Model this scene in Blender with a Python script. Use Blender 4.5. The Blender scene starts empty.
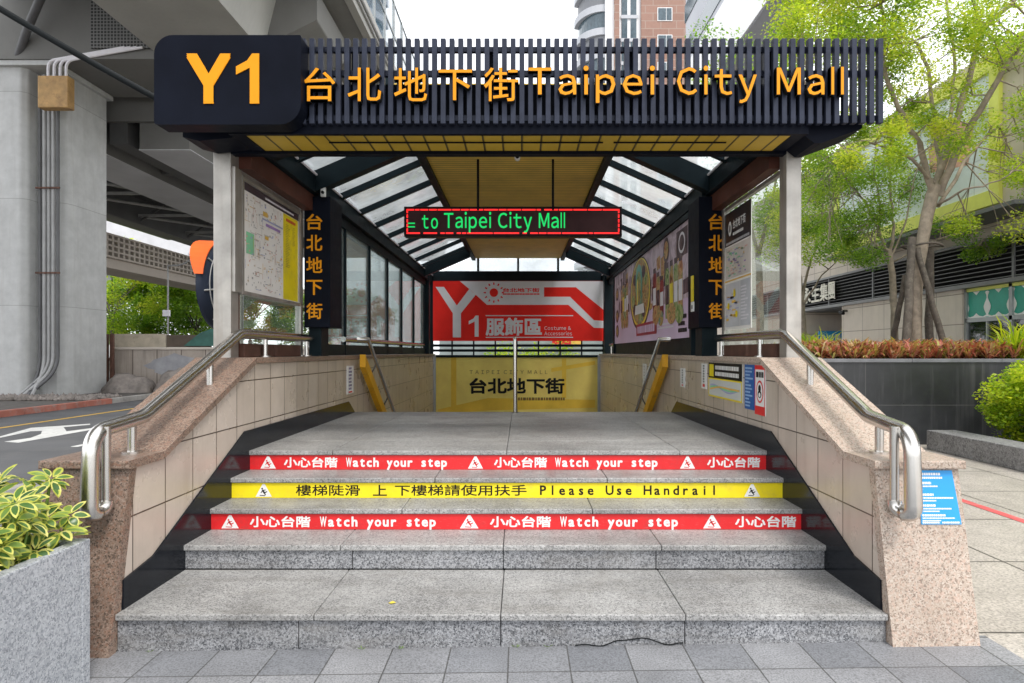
import bpy, math, random
import numpy as np
from mathutils import Matrix, Vector
R = math.radians
S = bpy.context.scene
COL = S.collection
rng = random.Random(7)
F = 636.0; CX = 521.0; CY = 352.0; EYE = 1.53

def P(u, v, d):
    """metric point at depth d metres that was measured at (u, v) in the photograph"""
    return Vector(((u-CX)*d/F, d, EYE+(CY-v)*d/F))

# ------------------------------------------------------------------ mesh builder
TXT = {}
def glyphs(s, bold, res):
    k = (s, bold, res)
    if k in TXT: return TXT[k]
    c = bpy.data.curves.new('lettering', 'FONT'); c.body = s; c.resolution_u = res; c.offset = bold
    o = bpy.data.objects.new('lettering', c); COL.objects.link(o)
    dg = bpy.context.evaluated_depsgraph_get(); dg.update()
    m = bpy.data.meshes.new_from_object(o.evaluated_get(dg))
    vs = [(v.co.x, v.co.y) for v in m.vertices]; fs = [tuple(p.vertices) for p in m.polygons]
    bpy.data.objects.remove(o); bpy.data.curves.remove(c); bpy.data.meshes.remove(m)
    TXT[k] = (vs, fs)
    return TXT[k]

class MB:
    def __init__(s, frame=None):
        s.v = []; s.f = []; s.fm = []; s.mats = []; s.M = frame; s.smooth = []
    def mi(s, m):
        if m not in s.mats: s.mats.append(m)
        return s.mats.index(m)
    def add(s, vs, fs, m, smooth=False):
        n = len(s.v)
        if s.M is not None: vs = [s.M @ Vector(v) for v in vs]
        s.v += [tuple(v) for v in vs]
        i = s.mi(m)
        for f in fs:
            s.f.append(tuple(n+k for k in f)); s.fm.append(i); s.smooth.append(smooth)
        return s
    def box(s, x0, x1, y0, y1, z0, z1, m):
        v = [(x, y, z) for z in (z0, z1) for y in (y0, y1) for x in (x0, x1)]
        return s.add(v, [(0,2,3,1),(4,5,7,6),(0,1,5,4),(2,6,7,3),(0,4,6,2),(1,3,7,5)], m)
    def prism(s, pts, a, b, m, axis='z', side=None):
        """2D outline extruded; axis x: pts=(y,z); axis y: pts=(x,z); axis z: pts=(x,y)"""
        def q(p, t):
            return (t, p[0], p[1]) if axis == 'x' else (p[0], t, p[1]) if axis == 'y' else (p[0], p[1], t)
        n = len(pts)
        v = [q(p, a) for p in pts]+[q(p, b) for p in pts]
        s.add(v, [tuple(range(n))[::-1], tuple(range(n, 2*n))], m)
        return s.add(v, [(i, (i+1) % n, n+(i+1) % n, n+i) for i in range(n)], side or m)
    def tube(s, pts, r, m, seg=10, cap=True):
        pts = [Vector(p) for p in pts]; n = len(pts)
        rs = r if isinstance(r, (list, tuple)) else [r]*n
        t0 = (pts[1]-pts[0]).normalized()
        up = Vector((0, 0, 1)) if abs(t0.z) < .9 else Vector((1, 0, 0))
        a = t0.cross(up).normalized(); vs = []
        for i, p in enumerate(pts):
            if i == 0: t = t0; k = 1
            elif i == n-1: t = (pts[-1]-pts[-2]).normalized(); k = 1
            else:
                d0 = (pts[i]-pts[i-1]).normalized(); d1 = (pts[i+1]-pts[i]).normalized()
                t = (d0+d1)
                t = t.normalized() if t.length > 1e-6 else d1
                k = 1
            a = (a-t*a.dot(t)); a = a.normalized() if a.length > 1e-6 else t.orthogonal().normalized()
            b = t.cross(a)
            for j in range(seg):
                w = 2*math.pi*j/seg
                vs.append(p+(a*math.cos(w)+b*math.sin(w))*rs[i]*k)
        fs = [(i*seg+j, i*seg+(j+1) % seg, (i+1)*seg+(j+1) % seg, (i+1)*seg+j) for i in range(n-1) for j in range(seg)]
        s.add(vs, fs, m, True)
        if cap:
            s.add(vs[:seg], [tuple(range(seg))[::-1]], m); s.add(vs[-seg:], [tuple(range(seg))], m)
        return s
    def text(s, t, x0, x1, y0, y1, m, z=0.0, ext=0.0, bold=0.0, res=2, side=None):
        """lettering fitted to a rectangle of the local x-y plane; bold lays shifted copies over each other"""
        vs, fs = glyphs(t, 0.0, res)
        xs = [p[0] for p in vs]; ys = [p[1] for p in vs]
        ax, bx, ay, by = min(xs), max(xs), min(ys), max(ys)
        k = bold*min((x1-x0)/(bx-ax), (y1-y0)/(by-ay)) if bold else 0
        offs = [(-k,-k),(k,-k),(k,k),(-k,k)] if bold else [(0,0)]
        if bold > .022: offs += [(0,-k),(0,k),(-k,0),(k,0)]
        x0 += k; x1 -= k; y0 += k; y1 -= k
        for o_i, (ox, oy) in enumerate(offs):
            zz = z+o_i*.00012
            q = [(x0+(p[0]-ax)/(bx-ax)*(x1-x0)+ox, y0+(p[1]-ay)/(by-ay)*(y1-y0)+oy) for p in vs]
            s.add([(p[0], p[1], zz+ext) for p in q], fs, m)
            if ext > 0:
                cnt = {}
                for f in fs:
                    for i in range(len(f)):
                        e = (f[i], f[(i+1) % len(f)])
                        cnt[e] = cnt.get(e, 0)+1
                n = len(q)
                vv = [(p[0], p[1], zz) for p in q]+[(p[0], p[1], zz+ext) for p in q]
                s.add(vv, [(a, b, b+n, a+n) for (a, b) in cnt if (b, a) not in cnt], side or m)
        return s
    def latin(s, t, x0, x1, y0, y1, m, z=0.0, ext=0.0, bold=0.0, gap=.2, each=None):
        """latin words in the same sans face as the chinese; y0 baseline, y1 cap height"""
        fw = lambda c: chr(ord(c)+0xFEE0)
        H = [p[1] for p in glyphs(fw('H'), 0.0, 2)[0]]; b0, k = min(H), (y1-y0)/(max(H)-min(H))
        pen = 0; lay = []
        for ch in t:
            if ch == ' ': pen += .32; continue
            g = '\u4e28' if ch == 'l' else fw(ch)
            vs, _ = glyphs(g, 0.0, 3); xs = [p[0] for p in vs]; ys = [p[1] for p in vs]
            w = max(xs)-min(xs); lo, hi = min(ys)-b0, max(ys)-b0
            if ch == 'l': lo, hi = 0, (y1-y0)/k*1.03
            lay.append((g, pen, w, lo, hi)); pen += w+gap
        tot = lay[-1][1]+lay[-1][2]; sx = (x1-x0)/tot
        for ch, a, w, lo, hi in lay:
            f = each or s
            (each(ch, x0+a*sx, x0+(a+w)*sx, y0+lo*k, y0+hi*k) if each else s.text(ch, x0+a*sx, x0+(a+w)*sx, y0+lo*k, y0+hi*k, m, z, ext, bold, 3))
        return s
    def one(s, x0, x1, y0, y1, m, z=0.0, ext=.003):
        q = [(.60,0),(1,0),(1,1),(.70,1),(.48,.86),(0,.74),(0,.58),(.60,.72)]
        return s.prism([(x0+a*(x1-x0), y0+b*(y1-y0)) for a, b in q], z, z+ext, m, 'z')
    def rect(s, x0, x1, y0, y1, m, z=0.0):
        return s.add([(x0,y0,z),(x1,y0,z),(x1,y1,z),(x0,y1,z)], [(0,1,2,3)], m)
    def poly(s, pts, m, z=0.0):
        return s.add([(p[0], p[1], z) for p in pts], [tuple(range(len(pts)))], m)
    def disc(s, cx, cy, rx, ry, m, z=0.0, n=24):
        return s.poly([(cx+rx*math.cos(2*math.pi*i/n), cy+ry*math.sin(2*math.pi*i/n)) for i in range(n)], m, z)
    def build(s, name, parent=None, bevel=0, origin=None):
        o0 = Vector(parent['_o']) if parent is not None else None
        v = np.array(s.v, dtype=float)
        if o0 is None:
            o0 = Vector(((v[:,0].min()+v[:,0].max())/2, (v[:,1].min()+v[:,1].max())/2, v[:,2].min())) if origin is None else Vector(origin)
        me = bpy.data.meshes.new(name)
        me.from_pydata([tuple(x) for x in (v-np.array(o0))], [], s.f)
        for m in s.mats: me.materials.append(m)
        me.polygons.foreach_set('material_index', s.fm)
        me.polygons.foreach_set('use_smooth', s.smooth)
        me.update()
        o = bpy.data.objects.new(name, me); COL.objects.link(o)
        if parent is not None:
            o.parent = parent
        else:
            o.location = o0
        o['_o'] = tuple(o0)
        if bevel:
            b = o.modifiers.new('bevel', 'BEVEL'); b.width = bevel; b.segments = 2; b.limit_method = 'ANGLE'; b.angle_limit = R(40)
            b.harden_normals = False
        return o

def tag(o, label=None, cat=None, group=None, kind=None):
    if label: o['label'] = label
    if cat: o['category'] = cat
    if group: o['group'] = group
    if kind: o['kind'] = kind
    return o
def thing(name, label, cat, loc, group=None):
    o = bpy.data.objects.new(name, None); COL.objects.link(o); o.location = loc; o.empty_display_size = .2
    o['_o'] = tuple(loc)
    return tag(o, label, cat, group)
def struct(mb, name, **k):
    return tag(mb.build(name, **k), kind='structure')
def front(y):     # local x right, y up, z towards the street
    return Matrix(((1,0,0,0),(0,0,-1,y),(0,1,0,0),(0,0,0,1)))
def facing_right(x):   # on the left wall: local x runs away from the street
    return Matrix(((0,0,1,x),(1,0,0,0),(0,1,0,0),(0,0,0,1)))
def facing_left(x):    # on the right wall: local x runs towards the street
    return Matrix(((0,0,-1,x),(-1,0,0,0),(0,1,0,0),(0,0,0,1)))
def ground_frame(z):
    return Matrix(((1,0,0,0),(0,1,0,0),(0,0,1,z),(0,0,0,1)))
def arc(c, r, a0, a1, n):
    return [(c[0]+r*math.cos(a0+(a1-a0)*i/n), c[1]+r*math.sin(a0+(a1-a0)*i/n)) for i in range(n+1)]
def round_rect(x0, x1, y0, y1, tl=0, tr=0, br=0, bl=0, n=6):
    p = []
    for (cx, cy, r, a) in ((x0, y0, bl, math.pi), (x1, y0, br, 1.5*math.pi), (x1, y1, tr, 0), (x0, y1, tl, .5*math.pi)):
        if r == 0: p.append((cx, cy)); continue
        c = (cx+r if cx == x0 else cx-r, cy+r if cy == y0 else cy-r)
        p += arc(c, r, a, a+math.pi/2, n)
    return p

# ------------------------------------------------------------------ materials
def nodes(name):
    m = bpy.data.materials.new(name); m.use_nodes = True
    nt = m.node_tree; b = nt.nodes['Principled BSDF']
    return m, nt, b
def N(nt, t, **k):
    n = nt.nodes.new(t)
    for a, v in k.items():
        if a.startswith('i_'): n.inputs[a[2:].replace('_', ' ')].default_value = v
        else: setattr(n, a, v)
    return n
def pos(nt): return N(nt, 'ShaderNodeNewGeometry').outputs['Position']
def c4(c): return (c[0], c[1], c[2], 1)
def mixc(nt, fac, a, b, mode='MIX'):
    n = N(nt, 'ShaderNodeMix', data_type='RGBA', blend_type=mode)
    for sock, val in ((n.inputs[0], fac), (n.inputs[6], a), (n.inputs[7], b)):
        if hasattr(val, 'links') or hasattr(val, 'is_linked'): nt.links.new(val, sock)
        elif isinstance(val, (int, float)): sock.default_value = val
        else: sock.default_value = c4(val)
    return n.outputs[2]
def ramp(nt, fac, stops):
    n = N(nt, 'ShaderNodeValToRGB'); e = n.color_ramp.elements
    while len(e) < len(stops): e.new(.5)
    for i, (p, c) in enumerate(stops):
        e[i].position = p; e[i].color = c4(c) if not isinstance(c, (int, float)) else (c, c, c, 1)
    nt.links.new(fac, n.inputs[0]); return n.outputs[0]
def noise(nt, vec, scale, detail=4, rough=.55, dist=0):
    n = N(nt, 'ShaderNodeTexNoise'); n.inputs['Scale'].default_value = scale; n.inputs['Detail'].default_value = detail
    n.inputs['Roughness'].default_value = rough; n.inputs['Distortion'].default_value = dist
    nt.links.new(vec, n.inputs['Vector']); return n.outputs['Fac']
def mapv(nt, vec, scale=(1,1,1), loc=(0,0,0)):
    n = N(nt, 'ShaderNodeMapping'); n.inputs['Scale'].default_value = scale; n.inputs['Location'].default_value = loc
    nt.links.new(vec, n.inputs['Vector']); return n.outputs[0]
def swz(nt, vec, order):
    s = N(nt, 'ShaderNodeSeparateXYZ'); nt.links.new(vec, s.inputs[0]); c = N(nt, 'ShaderNodeCombineXYZ')
    for i, ch in enumerate(order): nt.links.new(s.outputs['XYZ'.index(ch)], c.inputs[i])
    return c.outputs[0]
def bump(nt, b, h, strength=.2, dist=.01):
    n = N(nt, 'ShaderNodeBump'); n.inputs['Strength'].default_value = strength; n.inputs['Distance'].default_value = dist
    nt.links.new(h, n.inputs['Height']); nt.links.new(n.outputs[0], b.inputs['Normal'])
def M(name, col, rough=.6, metal=0., var=.18, vs=2.5, dirt=None, bs=0, bstr=.15, streak=0, emit=0, coat=0, spec=.5, rv=.09, wear=None):
    """plain surface with mottling (var), optional dirt colour, vertical streaks and bump"""
    m, nt, b = nodes(name)
    b.inputs['Roughness'].default_value = rough; b.inputs['Metallic'].default_value = metal
    b.inputs['Specular IOR Level'].default_value = spec
    if coat: b.inputs['Coat Weight'].default_value = coat
    p = pos(nt)
    f = noise(nt, p, vs, 6, .6)
    lo = tuple(c*(1-var) for c in col); hi = tuple(min(1, c*(1+var)) for c in col)
    c = ramp(nt, f, [(.3, lo), (.7, hi)])
    if streak:
        g = noise(nt, mapv(nt, p, (9, 9, .5)), 1, 5, .6)
        g2 = ramp(nt, g, [(.5, 0), (.75, streak)])
        c = mixc(nt, g2, c, dirt or tuple(x*.5 for x in col))
    elif dirt:
        g = ramp(nt, noise(nt, p, vs*1.7, 8, .7), [(.52, 0), (.72, .8)])
        c = mixc(nt, g, c, dirt)
    if wear:
        g = ramp(nt, noise(nt, mapv(nt, p, (2, 14, 22)), 9, 6, .75), [(.60, 0), (.70, .5)])
        c = mixc(nt, g, c, wear)
    nt.links.new(c, b.inputs['Base Color'])
    r = N(nt, 'ShaderNodeMapRange'); r.inputs[3].default_value = max(.03, rough-rv); r.inputs[4].default_value = min(1, rough+rv)
    nt.links.new(noise(nt, p, vs*4, 3), r.inputs[0]); nt.links.new(r.outputs[0], b.inputs['Roughness'])
    if bs: bump(nt, b, noise(nt, p, bs, 4), bstr)
    if emit:
        nt.links.new(c, b.inputs['Emission Color']); b.inputs['Emission Strength'].default_value = emit
    return m
def granite(name, base, dark, light, scale=110, rough=.55, stain=.35, stain_col=None, pink=None, streak=None):
    m, nt, b = nodes(name); p = pos(nt)
    vo = N(nt, 'ShaderNodeTexVoronoi'); vo.inputs['Scale'].default_value = scale*1.15; nt.links.new(p, vo.inputs['Vector'])
    sp_ = N(nt, 'ShaderNodeSeparateColor'); nt.links.new(vo.outputs['Color'], sp_.inputs[0]); n1 = sp_.outputs[0]
    c = ramp(nt, n1, [(.0, dark), (.13, dark), (.2, base), (.7, base), (.85, light)])
    v2 = N(nt, 'ShaderNodeTexVoronoi'); v2.inputs['Scale'].default_value = scale*.6; nt.links.new(p, v2.inputs['Vector'])
    s2 = N(nt, 'ShaderNodeSeparateColor'); nt.links.new(v2.outputs['Color'], s2.inputs[0])
    n2 = ramp(nt, s2.outputs[1], [(.74, 0), (.8, .6)])
    c = mixc(nt, n2, c, pink or light)
    n5 = ramp(nt, s2.outputs[2], [(.0, .65), (.10, .65), (.13, 0)])
    c = mixc(nt, n5, c, dark)
    n3 = ramp(nt, noise(nt, p, 1.6, 8, .68), [(.35, 1-stain), (.65, 1.0)])
    c = mixc(nt, 1.0, c, n3, 'MULTIPLY')
    if stain_col:
        n4 = ramp(nt, noise(nt, mapv(nt, p, loc=(3,9,4)), 3.3, 9, .72), [(.55, 0), (.75, .6)])
        c = mixc(nt, n4, c, stain_col)
    if streak:      # foot traffic: gum spots, long water marks, grime
        g = ramp(nt, noise(nt, p, 26, 2, .5), [(.70, 0), (.73, .45)])
        c = mixc(nt, g, c, (.09, .085, .08))
        g = ramp(nt, noise(nt, mapv(nt, p, (.7, 5, 5)), 1.3, 7, .7), [(.50, 0), (.74, .55)])
        c = mixc(nt, g, c, (.15, .14, .125))
        g = ramp(nt, noise(nt, mapv(nt, p, (1.2, 2.2, 2.2), (5, 2, 0)), 1.1, 7, .7), [(.52, 0), (.75, .35)])
        c = mixc(nt, g, c, (.52, .51, .49))
    nt.links.new(c, b.inputs['Base Color'])
    rr = N(nt, 'ShaderNodeMapRange'); rr.inputs[3].default_value = rough-.12; rr.inputs[4].default_value = rough+.12
    nt.links.new(noise(nt, p, 4, 5), rr.inputs[0]); nt.links.new(rr.outputs[0], b.inputs['Roughness'])
    bump(nt, b, n1, .06, .004)
    return m
def brick(name, order, w, h, col1, col2, joint, jw=.004, off=0., loc=(0,0,0), rough=.5, mott=.2, grain=None, streak=0, bst=.3, bias=0., dirtc=(.1,.09,.07)):
    m, nt, b = nodes(name); p = pos(nt)
    v = mapv(nt, swz(nt, p, order), loc=loc)
    t = N(nt, 'ShaderNodeTexBrick', offset=off, squash=1)
    t.inputs['Scale'].default_value = 1; t.inputs['Brick Width'].default_value = w; t.inputs['Row Height'].default_value = h
    t.inputs['Mortar Size'].default_value = jw; t.inputs['Mortar Smooth'].default_value = .15; t.inputs['Bias'].default_value = bias
    t.inputs['Color1'].default_value = c4(col1); t.inputs['Color2'].default_value = c4(col2); t.inputs['Mortar'].default_value = c4(joint)
    nt.links.new(v, t.inputs['Vector'])
    c = t.outputs['Color']
    k = ramp(nt, noise(nt, p, 2.2, 8, .65), [(.3, 1-mott), (.7, 1.0)])
    c = mixc(nt, 1.0, c, k, 'MULTIPLY')
    if grain:
        g = ramp(nt, noise(nt, p, grain, 2, .7), [(.36, .62), (.5, 1.0), (.68, 1.25)])
        c = mixc(nt, 1.0, c, g, 'MULTIPLY')
    if streak:
        g = ramp(nt, noise(nt, mapv(nt, p, (7, 7, .45)), 1, 6, .65), [(.5, 0), (.78, streak)])
        c = mixc(nt, g, c, dirtc)
    nt.links.new(c, b.inputs['Base Color'])
    rr = N(nt, 'ShaderNodeMapRange'); rr.inputs[3].default_value = max(.05, rough-.12); rr.inputs[4].default_value = min(1, rough+.12)
    nt.links.new(noise(nt, p, 3, 5), rr.inputs[0]); nt.links.new(rr.outputs[0], b.inputs['Roughness'])
    inv = N(nt, 'ShaderNodeMath', operation='SUBTRACT'); inv.inputs[0].default_value = 1; nt.links.new(t.outputs['Fac'], inv.inputs[1])
    bump(nt, b, inv.outputs[0], bst, .004)
    return m
def stripes(name, axis, period, col, dark, frac=.12, rough=.45, metal=0, var=.15):
    """boards or corrugation: a dark joint line every period metres along one axis"""
    m, nt, b = nodes(name); p = pos(nt)
    s = N(nt, 'ShaderNodeSeparateXYZ'); nt.links.new(p, s.inputs[0])
    d = N(nt, 'ShaderNodeMath', operation='DIVIDE'); nt.links.new(s.outputs['XYZ'.index(axis)], d.inputs[0]); d.inputs[1].default_value = period
    fr = N(nt, 'ShaderNodeMath', operation='FRACT'); nt.links.new(d.outputs[0], fr.inputs[0])
    g = ramp(nt, fr.outputs[0], [(0, 0), (frac*.5, 0), (frac, 1), (1, 1)])
    k = ramp(nt, noise(nt, p, 2.5, 6, .6), [(.3, tuple(c*(1-var) for c in col)), (.7, tuple(c*(1+var) for c in col))])
    nt.links.new(mixc(nt, g, dark, k), b.inputs['Base Color'])
    b.inputs['Roughness'].default_value = rough; b.inputs['Metallic'].default_value = metal
    bump(nt, b, g, .5, .006)
    return m
def glass(name, tint=(.85,.92,.92), gloss=.5, dust=.06, dustc=(.7,.75,.75), trans=.0, rough=.02):
    """architectural pane: clear, fresnel reflection, a film of dust; trans > 0 makes it frosted"""
    m = bpy.data.materials.new(name); m.use_nodes = True; nt = m.node_tree
    nt.nodes.remove(nt.nodes['Principled BSDF']); out = nt.nodes['Material Output']
    t = N(nt, 'ShaderNodeBsdfTransparent'); t.inputs[0].default_value = c4(tint)
    g = N(nt, 'ShaderNodeBsdfGlossy'); g.inputs['Roughness'].default_value = rough; g.inputs[0].default_value = (.9,.9,.9,1)
    fr = N(nt, 'ShaderNodeFresnel'); fr.inputs[0].default_value = 1.5
    mu = N(nt, 'ShaderNodeMath', operation='MULTIPLY'); nt.links.new(fr.outputs[0], mu.inputs[0]); mu.inputs[1].default_value = gloss*2
    mu.use_clamp = True
    m1 = N(nt, 'ShaderNodeMixShader'); nt.links.new(mu.outputs[0], m1.inputs[0]); nt.links.new(t.outputs[0], m1.inputs[1]); nt.links.new(g.outputs[0], m1.inputs[2])
    df = N(nt, 'ShaderNodeBsdfDiffuse'); df.inputs[0].default_value = c4(dustc)
    tl = N(nt, 'ShaderNodeBsdfTranslucent'); tl.inputs[0].default_value = c4(dustc)
    md = N(nt, 'ShaderNodeMixShader'); md.inputs[0].default_value = .6 if trans else .3
    nt.links.new(df.outputs[0], md.inputs[1]); nt.links.new(tl.outputs[0], md.inputs[2])
    nz = ramp(nt, noise(nt, pos(nt), 1.7, 6, .65), [(.3, max(0, (dust+trans)*.6)), (.75, min(1, (dust+trans)*1.4))])
    m2 = N(nt, 'ShaderNodeMixShader'); nt.links.new(nz, m2.inputs[0]); nt.links.new(m1.outputs[0], m2.inputs[1]); nt.links.new(md.outputs[0], m2.inputs[2])
    nt.links.new(m2.outputs[0], out.inputs[0])
    return m
def leafmat(name, cols, tl=.45, rough=.45):
    m, nt, b = nodes(name); out = nt.nodes['Material Output']
    a = N(nt, 'ShaderNodeAttribute'); a.attribute_name = 'leaf_tone'
    n = len(cols)
    c = ramp(nt, a.outputs['Fac'], [(i/(n-1), col) for i, col in enumerate(cols)])
    nt.links.new(c, b.inputs['Base Color']); b.inputs['Roughness'].default_value = rough
    t = N(nt, 'ShaderNodeBsdfTranslucent')
    nt.links.new(mixc(nt, 1.0, c, (1.25, 1.3, .7), 'MULTIPLY'), t.inputs[0])
    mx = N(nt, 'ShaderNodeMixShader'); mx.inputs[0].default_value = tl
    nt.links.new(b.outputs[0], mx.inputs[1]); nt.links.new(t.outputs[0], mx.inputs[2]); nt.links.new(mx.outputs[0], out.inputs[0])
    return m
def glow(name, col, s):
    m, nt, b = nodes(name)
    b.inputs['Base Color'].default_value = c4([c*.3 for c in col]); b.inputs['Emission Color'].default_value = c4(col)
    b.inputs['Emission Strength'].default_value = s; b.inputs['Roughness'].default_value = .4
    return m

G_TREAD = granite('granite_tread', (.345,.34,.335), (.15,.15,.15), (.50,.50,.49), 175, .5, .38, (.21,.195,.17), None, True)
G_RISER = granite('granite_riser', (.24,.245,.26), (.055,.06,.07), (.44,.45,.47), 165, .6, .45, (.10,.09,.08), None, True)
G_PINK_SHADE = granite('granite_pink_shade', (.275,.195,.15), (.085,.06,.045), (.37,.28,.23), 150, .45, .35, (.17,.115,.085), (.28,.15,.10))  # red-brown stone, its colour darkened for the shaded left wall
G_PINK_LIT = granite('granite_pink_lit', (.48,.39,.32), (.24,.18,.14), (.58,.50,.43), 150, .5, .2, (.38,.29,.22), (.55,.39,.31))  # same pink granite, its colour paled for the brighter-lit right wall
G_PLANT = granite('granite_planter', (.36,.38,.41), (.20,.215,.24), (.50,.52,.55), 145, .6, .15, (.30,.31,.33))
G_BENCH = granite('granite_bench', (.24,.24,.245), (.12,.12,.125), (.34,.34,.34), 60, .6, .3, (.14,.14,.13))
TILE_L = brick('wall_tile', 'YZX', .315, .333, (.53,.45,.38), (.60,.52,.45), (.08,.06,.045), .0045, 0, (.025,.022,0), .30, .22, None, .38, .4, dirtc=(.27,.20,.15))
PAVE = brick('paver_grey', 'XYZ', .30, .30, (.19,.20,.22), (.32,.325,.34), (.10,.10,.10), .004, 0, (.063,-.037,0), .55, .3, 110, 0, .3)
PLAZA = brick('paver_beige', 'XYZ', 1.2, 1.15, (.47,.43,.38), (.53,.49,.44), (.12,.11,.10), .010, 0, (.15,.05,0), .42, .28, 60, 0, .2)
SIDEW = brick('paver_side', 'XYZ', .3, .3, (.24,.24,.24), (.30,.29,.28), (.09,.09,.09), .006, .5, (0,0,0), .7, .3, 80, 0, .2)
BLACKST = M('black_polished_stone', (.011,.013,.017), .14, var=.3, vs=3, spec=.2)
STEEL = M('stainless_steel', (.62,.60,.57), .26, 1.0, var=.06, vs=3, rv=.03)
STEELD = M('dull_steel_post', (.40,.38,.35), .42, .6, var=.22, vs=5, dirt=(.22,.17,.13), streak=.4)
NAVY = M('navy_black_paint', (.0055,.007,.013), .5, var=.25, vs=3, spec=.06)
SLATM = M('slat_paint', (.026,.031,.050), .42, .2, var=.25, vs=8, spec=0.22)
FRAME = M('dark_green_black_frame', (.009,.016,.020), .45, var=.25, vs=3, spec=.08)
BROWNF = M('red_brown_frame', (.09,.035,.025), .45, var=.3, vs=4, spec=0.12)
ORANGE = M('orange_letter', (.74,.285,.006), .45, var=.05, spec=.2)
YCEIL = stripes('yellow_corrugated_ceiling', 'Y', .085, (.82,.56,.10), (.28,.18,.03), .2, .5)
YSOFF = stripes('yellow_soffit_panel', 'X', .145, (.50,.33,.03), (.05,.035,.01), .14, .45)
ROOFG = glass('roof_glass', (.97,.99,1.0), .2, .02, (.88,.92,.94), .30, .06)
SIDEG = glass('side_glass', (.78,.84,.83), .35, .20, (.55,.59,.58))
PANELG = glass('panel_glass', (.92,.96,.94), .10, .05, (.6,.63,.6))
NOISEG = glass('barrier_glass', (.55,.72,.82), .8, .10, (.45,.6,.7))
SHOPG = glass('shop_glass', (.35,.42,.42), .9, .02)
WINDG = M('window_glass', (.07,.10,.12), .06, 0, var=.3)
WHITE = M('white_print', (.80,.80,.79), .5, var=.04)
LGREY = M('grey_print', (.80,.78,.82), .5, var=.05, spec=.12)
BLACK = M('black_print', (.015,.015,.015), .5, var=.1, spec=0.12)
RED = M('red_vinyl', (.70,.018,.022), .38, var=.10, vs=5, dirt=(.46,.035,.035), wear=(.70,.30,.28))
BANRED = M('banner_red', (.86,.030,.022), .6, var=.08, spec=.12)
YEL = M('yellow_vinyl', (.86,.70,.012), .38, var=.08, vs=5, dirt=(.62,.5,.06), wear=(.55,.47,.20))
BLUE = M('blue_notice', (.012,.30,.72), .4, var=.06)
DBLUE = M('deep_blue', (.01,.10,.36), .45, var=.1)
GOLDB = M('gold_board', (.95,.72,.20), .5, var=.16, vs=1.4, spec=.12)
GOLDD = M('gold_board_band', (.90,.60,.08), .5, var=.12, vs=2, spec=.12)
YPAINT = M('yellow_paint', (.80,.40,.010), .45, var=.12, vs=5, dirt=(.45,.24,.03))
CONC = brick('concrete_pier', 'YZX', 40, 3.6, (.53,.535,.53), (.57,.575,.57), (.36,.36,.355), .012, 0, (3,.5,0), .85, .22, None, .35, .25, dirtc=(.33,.32,.30))
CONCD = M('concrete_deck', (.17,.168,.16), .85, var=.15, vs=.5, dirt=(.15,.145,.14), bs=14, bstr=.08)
CONCW = M('concrete_web', (.37,.365,.345), .8, var=.1, vs=.6, dirt=(.30,.29,.27), streak=.35, bs=14, bstr=.06)
GIRD = M('girder_soffit', (.52,.52,.54), .7, var=.12, vs=.5)
GIRDD = M('girder_dark', (.10,.10,.10), .6, var=.2, vs=.6)
PALEC = M('pale_concrete', (.56,.50,.44), .8, var=.1, vs=.4)
RUST = M('rusty_steel', (.10,.045,.03), .75, var=.35, vs=6)
PIPE = M('grey_pipe', (.33,.33,.33), .5, .1, var=.15)
PIPED = M('dark_pipe', (.10,.10,.105), .5, var=.2)
JBOX = M('weathered_box', (.42,.25,.09), .6, var=.3, vs=3, dirt=(.25,.13,.05))
CABLE = M('cable_rubber', (.007,.009,.010), .5, var=.2, vs=4, spec=0.12)
ASPH = M('asphalt', (.095,.097,.102), .75, var=.22, vs=.9, dirt=(.13,.13,.13), bs=160, bstr=.25)
RWHITE = M('road_paint_white', (.66,.66,.64), .6, var=.1, vs=5, dirt=(.35,.35,.35))
RYEL = M('road_paint_yellow', (.66,.40,.05), .6, var=.15, vs=4, dirt=(.35,.25,.08))
KERBR = M('kerb_red_paint', (.40,.14,.10), .75, var=.25, vs=2, dirt=(.32,.28,.26))
KERB = M('kerb_concrete', (.36,.34,.32), .8, var=.2, vs=2, dirt=(.2,.19,.18))
DIRT = M('island_soil', (.10,.09,.08), .9, var=.4, vs=4, bs=20, bstr=.6)
ROCK = M('boulder_rock', (.24,.21,.19), .85, var=.4, vs=2.5, dirt=(.12,.11,.10), bs=9, bstr=.7)
RETW = brick('retaining_wall_slab', 'XZY', .95, 3.0, (.42,.36,.31), (.47,.41,.36), (.15,.12,.10), .02, 0, (0,1,0), .8, .25, None, .5, .3)
FACT = brick('facade_tile', 'YZX', 1.25, .78, (.60,.52,.44), (.64,.56,.48), (.27,.22,.18), .012, 0, (.2,.1,0), .55, .12, None, .12, .2)
LOUV = M('louvre_metal', (.20,.20,.20), .45, .4, var=.12)
LOUVD = M('louvre_back', (.012,.012,.013), .8, var=.2)
LIME = M('lime_frame', (.74,.76,.16), .5, var=.1)
SCREENW = brick('screen_panel', 'YZX', 1.0, 1.0, (.72,.80,.83), (.82,.86,.88), (.60,.66,.68), .02, 0, (0,0,0), .3, .1)
TEAL = M('teal_transom', (.03,.36,.27), .35, var=.12)
BTOWER = brick('tower_brick', 'XZY', 2.2, 1.1, (.25,.14,.105), (.29,.165,.125), (.32,.23,.19), .06, .5, (0,0,0), .7, .1)
TGREY = M('tower_grey', (.42,.43,.46), .6, var=.08, vs=.2)
TWHITE = M('tower_white', (.74,.74,.75), .55, var=.04, vs=.2)
TDARK = M('tower_dark', (.16,.165,.18), .5, var=.1, vs=.2)
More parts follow.
